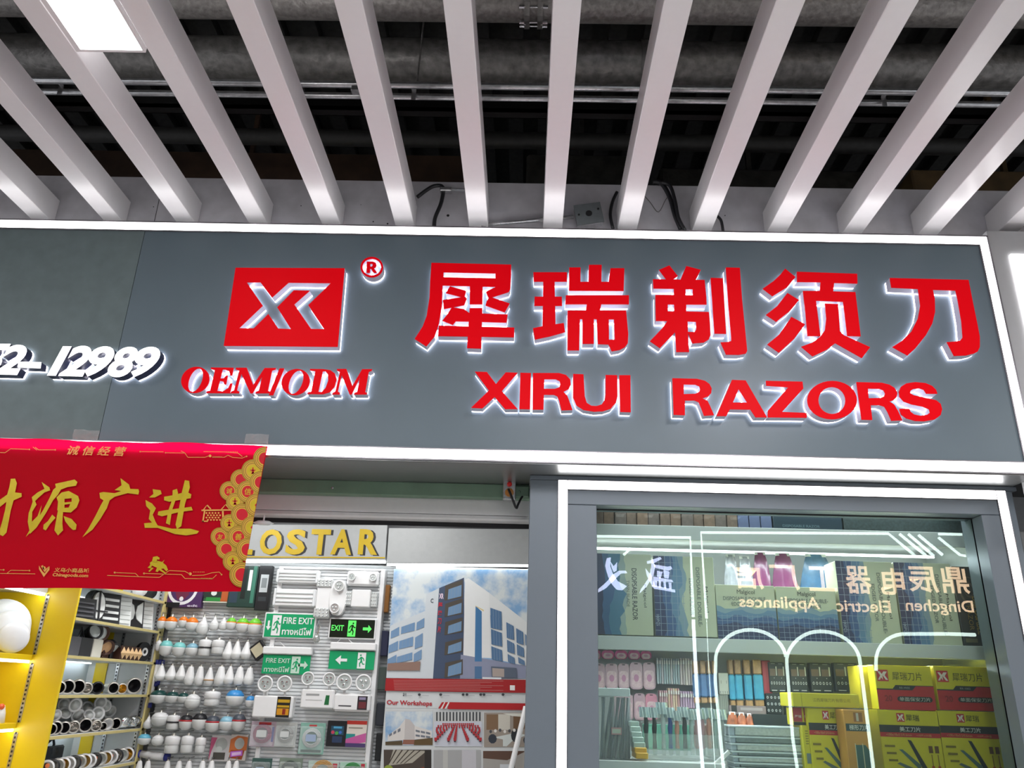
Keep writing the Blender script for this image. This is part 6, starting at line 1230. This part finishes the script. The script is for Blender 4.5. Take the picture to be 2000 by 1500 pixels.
# white cases stack
for k, (ya, yb) in enumerate(((1010,1130), (1132,1215), (1217,1305), (1307,1365), (1367,1440), (1442,1500), (1502,1560))):
    (a, b_), (c_, e) = cB([(262+k*12, ya), (1135, yb)]); x0, x1, z0, z1 = rect(a, b_, c_, e, .55)
    t = thing('white_case', ((x0+x1)/2, .6, z0), 'white plastic case in the stack, %s from the top' % ORD[k], 'case', 'stack of white plastic cases')
    B().bbox(x0+.03, x1, .55, .70, z0+.001, z1-.001, .004).mk('body', mat('case_white' if k % 2 == 0 else 'case_grey', (.55, .60, .56) if k % 2 == 0 else (.22, .27, .26), .35, var=.15, scale=90), t); B().bbox(x0, x1+.004, .545, .70, z1-.009, z1-.0005, .002).mk('lid_rim', mat('rim_pale', (.62, .70, .72), .25), t)
    B().box(x0+.005, x0+.029, .56, .70, z0+.001, z1-.01).mk('end', mat('case_clear', (.45, .52, .58), .25), t)
tag(B().tube([P(1394, 1495, .50), P(1424, 1468, .50)], .011, 4).mk('white_wedge', M_white), 'small white wedge leaning at the foot of the white cases', 'wedge')
# yellow blade cartons
Y1, Yr, Yk = mat('carton_yellow', (.60, .52, .02), .4, var=.02), 'b52630', '2c3234'
XRm = lambda x0, y0, x1, y1: [('c0303a', R1(x0, y0, x1, y1)), ('e6dcd8', [(x0+(x1-x0)*u, y0+(y1-y0)*v) for u, v in ((.1,.15),(.3,.15),(.45,.38),(.62,.15),(.92,.15),(.7,.48),(.95,.88),(.75,.88),(.52,.5),(.66,.28),(.5,.5),(.5,.88),(.36,.66),(.24,.88),(.06,.88),(.3,.5))])]
def big_blade(q, label, num):
    pr = [(Yr, R1(0,.545,1,1)), (Yr, [(.62,.545),(.66,.46),(1,.46),(1,.56),(.6,.56)]), (Yk, [(0,.535),(.28,.535),(.335,.45),(1,.45),(1,.465),(.69,.465),(.62,.56),(.28,.56),(0,.56)]), (Yk, rounded(.34, .95, .70, .82, .055, 4))]+XRm(.03, .11, .23, .37)
    return pack(q, cC, .52, .2, Y1, label, 'carton', pr, 'yellow and red blade cartons', [('犀瑞刀片', .30, .15, .82, .34, '3c3a18', dict(bold=-.005)), ('单面保安刀片', .375, .715, .915, .805, 'd0d0c8', dict(bold=.0)), ('20', .12, .68, .25, .82, '8c1c26', dict(bold=.03)), ('RR-%s' % num, .40, .485, .58, .53, '9a9c94', dict(bold=0))], name='blade_carton', bev=.002)
big_blade((200,187,895,728), 'upper yellow and red carton with the larger emblem, left one', 'W02'); big_blade((935,200,1640,735), 'upper yellow and red carton with the larger emblem, right one', '1002')
def blade2(q, label, conv=cC):
    pr = [(Yk, R1(0,.215,1,.32)), (Yr, R1(0,.32,1,.385))]+XRm(.31, .04, .44, .165)+[('262c2c', [(.44,.42),(.50,.43),(.80,.98),(.70,.98)]), ('4c6a64', [(.28,.56),(.34,.56),(.62,.78),(.58,.84)]), ('5a6a62', [(.22,.76),(.27,.74),(.55,.84),(.53,.90)])]
    for k in (0, 1): pr += [('6a4a20', R1(.77+.1*k,.50,.835+.1*k,.60)), ('8a6a20', R1(.80+.1*k,.62,.815+.1*k,.88)), ('b04020', R1(.785+.1*k,.78,.83+.1*k,.84))]
    for k in range(3): pr.append(('7a6c14', R1(.05+.02*k,.50+.10*k,.22+.01*k,.53+.10*k)))
    return pack(q, conv, .50, .2, Y1, label, 'carton', pr, 'yellow utility blade cartons', [('犀瑞', .46, .055, .68, .15, '3c3a18', dict(bold=.0)), ('美工刀片', .33, .235, .68, .305, 'd8dad4', dict(bold=.01)), ('•100x18x0.5/0.6mm', .10, .335, .52, .37, 'd0a060', dict(bold=0)), ('•10片x20盒', .60, .335, .85, .37, 'd0a060', dict(bold=0))], name='blade_carton', bev=.002)
blade2((262,738,1000,1600), 'lower yellow utility blade carton with fanned blades, middle one'); blade2((1008,748,1735,1610), 'lower yellow utility blade carton with fanned blades, rightmost'); blade2((1218,800,1780,1640), 'lower yellow utility blade carton with fanned blades, behind the orange carton', cB)
pack((1010,625,1790,790), cB, .48, .2, Y1, 'flat yellow carton lying on top of the blade cartons', 'carton', [('a8981c', R1(.13,0,.137,1))], None, [('江西犀瑞刀片有限公司', .30, .36, .86, .62, '8a7c1c', dict(bold=0))], name='blade_carton')
pack((1015,792,1205,1000), cB, .54, .1, Y1, 'small red and yellow carton under the flat yellow one', 'carton', [('b03848', R1(0,0,.55,.8)), ('b03848', R1(.66,0,1,.8)), (Yk, R1(0,.82,1,1))], None, [('犀瑞', .08, .42, .5, .58, 'e0c8c8', dict(bold=.02)), ('犀瑞', .68, .42, .97, .58, 'e0c8c8', dict(bold=.02))], name='blade_carton')
pack((1140,1003,1238,1600), cB, .51, .14, Y1, 'narrow yellow carton side with a small bar code patch', 'carton', [('6e7f7c', R1(.3,.55,.8,.75))]+[('8a7c1c', R1(.35,.1+k*.05,.7,.12+k*.05)) for k in range(6)], name='blade_carton')
pack((1640,818,1935,1620), cB, .395, .1, mat('carton_orange', (.50, .24, .04), .4, var=.03), 'orange trapezoid blade carton standing in front of the yellow ones', 'carton', [('24423c', R1(.05,.21,1,.32)), ('8a5a30', R1(.4,.04,.75,.18)), ('b0a898', R1(.5,.05,.6,.17)), ('2f5a54', [(.35,.52),(.75,.52),(.92,.62),(.92,.9),(.75,1),(.35,1)]), ('c9c4a0', R1(.33,.5,.36,1)), ('c9c4a0', R1(.62,.5,.65,1))], None, [('梯形刀片', .18, .225, .95, .305, 'c8ccc4', dict(bold=.01))], name='blade_carton')
tag(ibox('yellow_carton_side', (0,190,192,715), cC, .60, .14, mat('carton_yellow_shaded', (.42, .34, .015), .4), None, None)[0], 'shaded left side of the upper left yellow carton, darkened in its colour', 'carton')  # the left carton's side face, built apart; its shade is in the colour
t = thing('glass_jar', P(1860, 1300, .75), 'glass jar lid glinting above the right yellow cartons', 'jar'); q = t.location; B().lathe([(.04, 0), (.042, .03), (.03, .035)], (q.x, .75, q.z-.03), (0, 0, 1), 18).mk('lid', M_acr, t, True)
area_lamp('display_fill', (1.3, .62, f1[1]-.03), (0, 0, 0), 1.7, .03, 5.5, (.9, .97, 1)); area_lamp('display_fill', (1.3, .60, f2[1]-.02), (0, 0, 0), 1.7, .03, 5.5, (.9, .97, 1)); area_lamp('display_fill', (1.3, .435, 2.46), (0, 0, 0), 1.7, .05, 2, (.9, .97, 1))  # last one is added fill for the top cartons; others boost the tubes
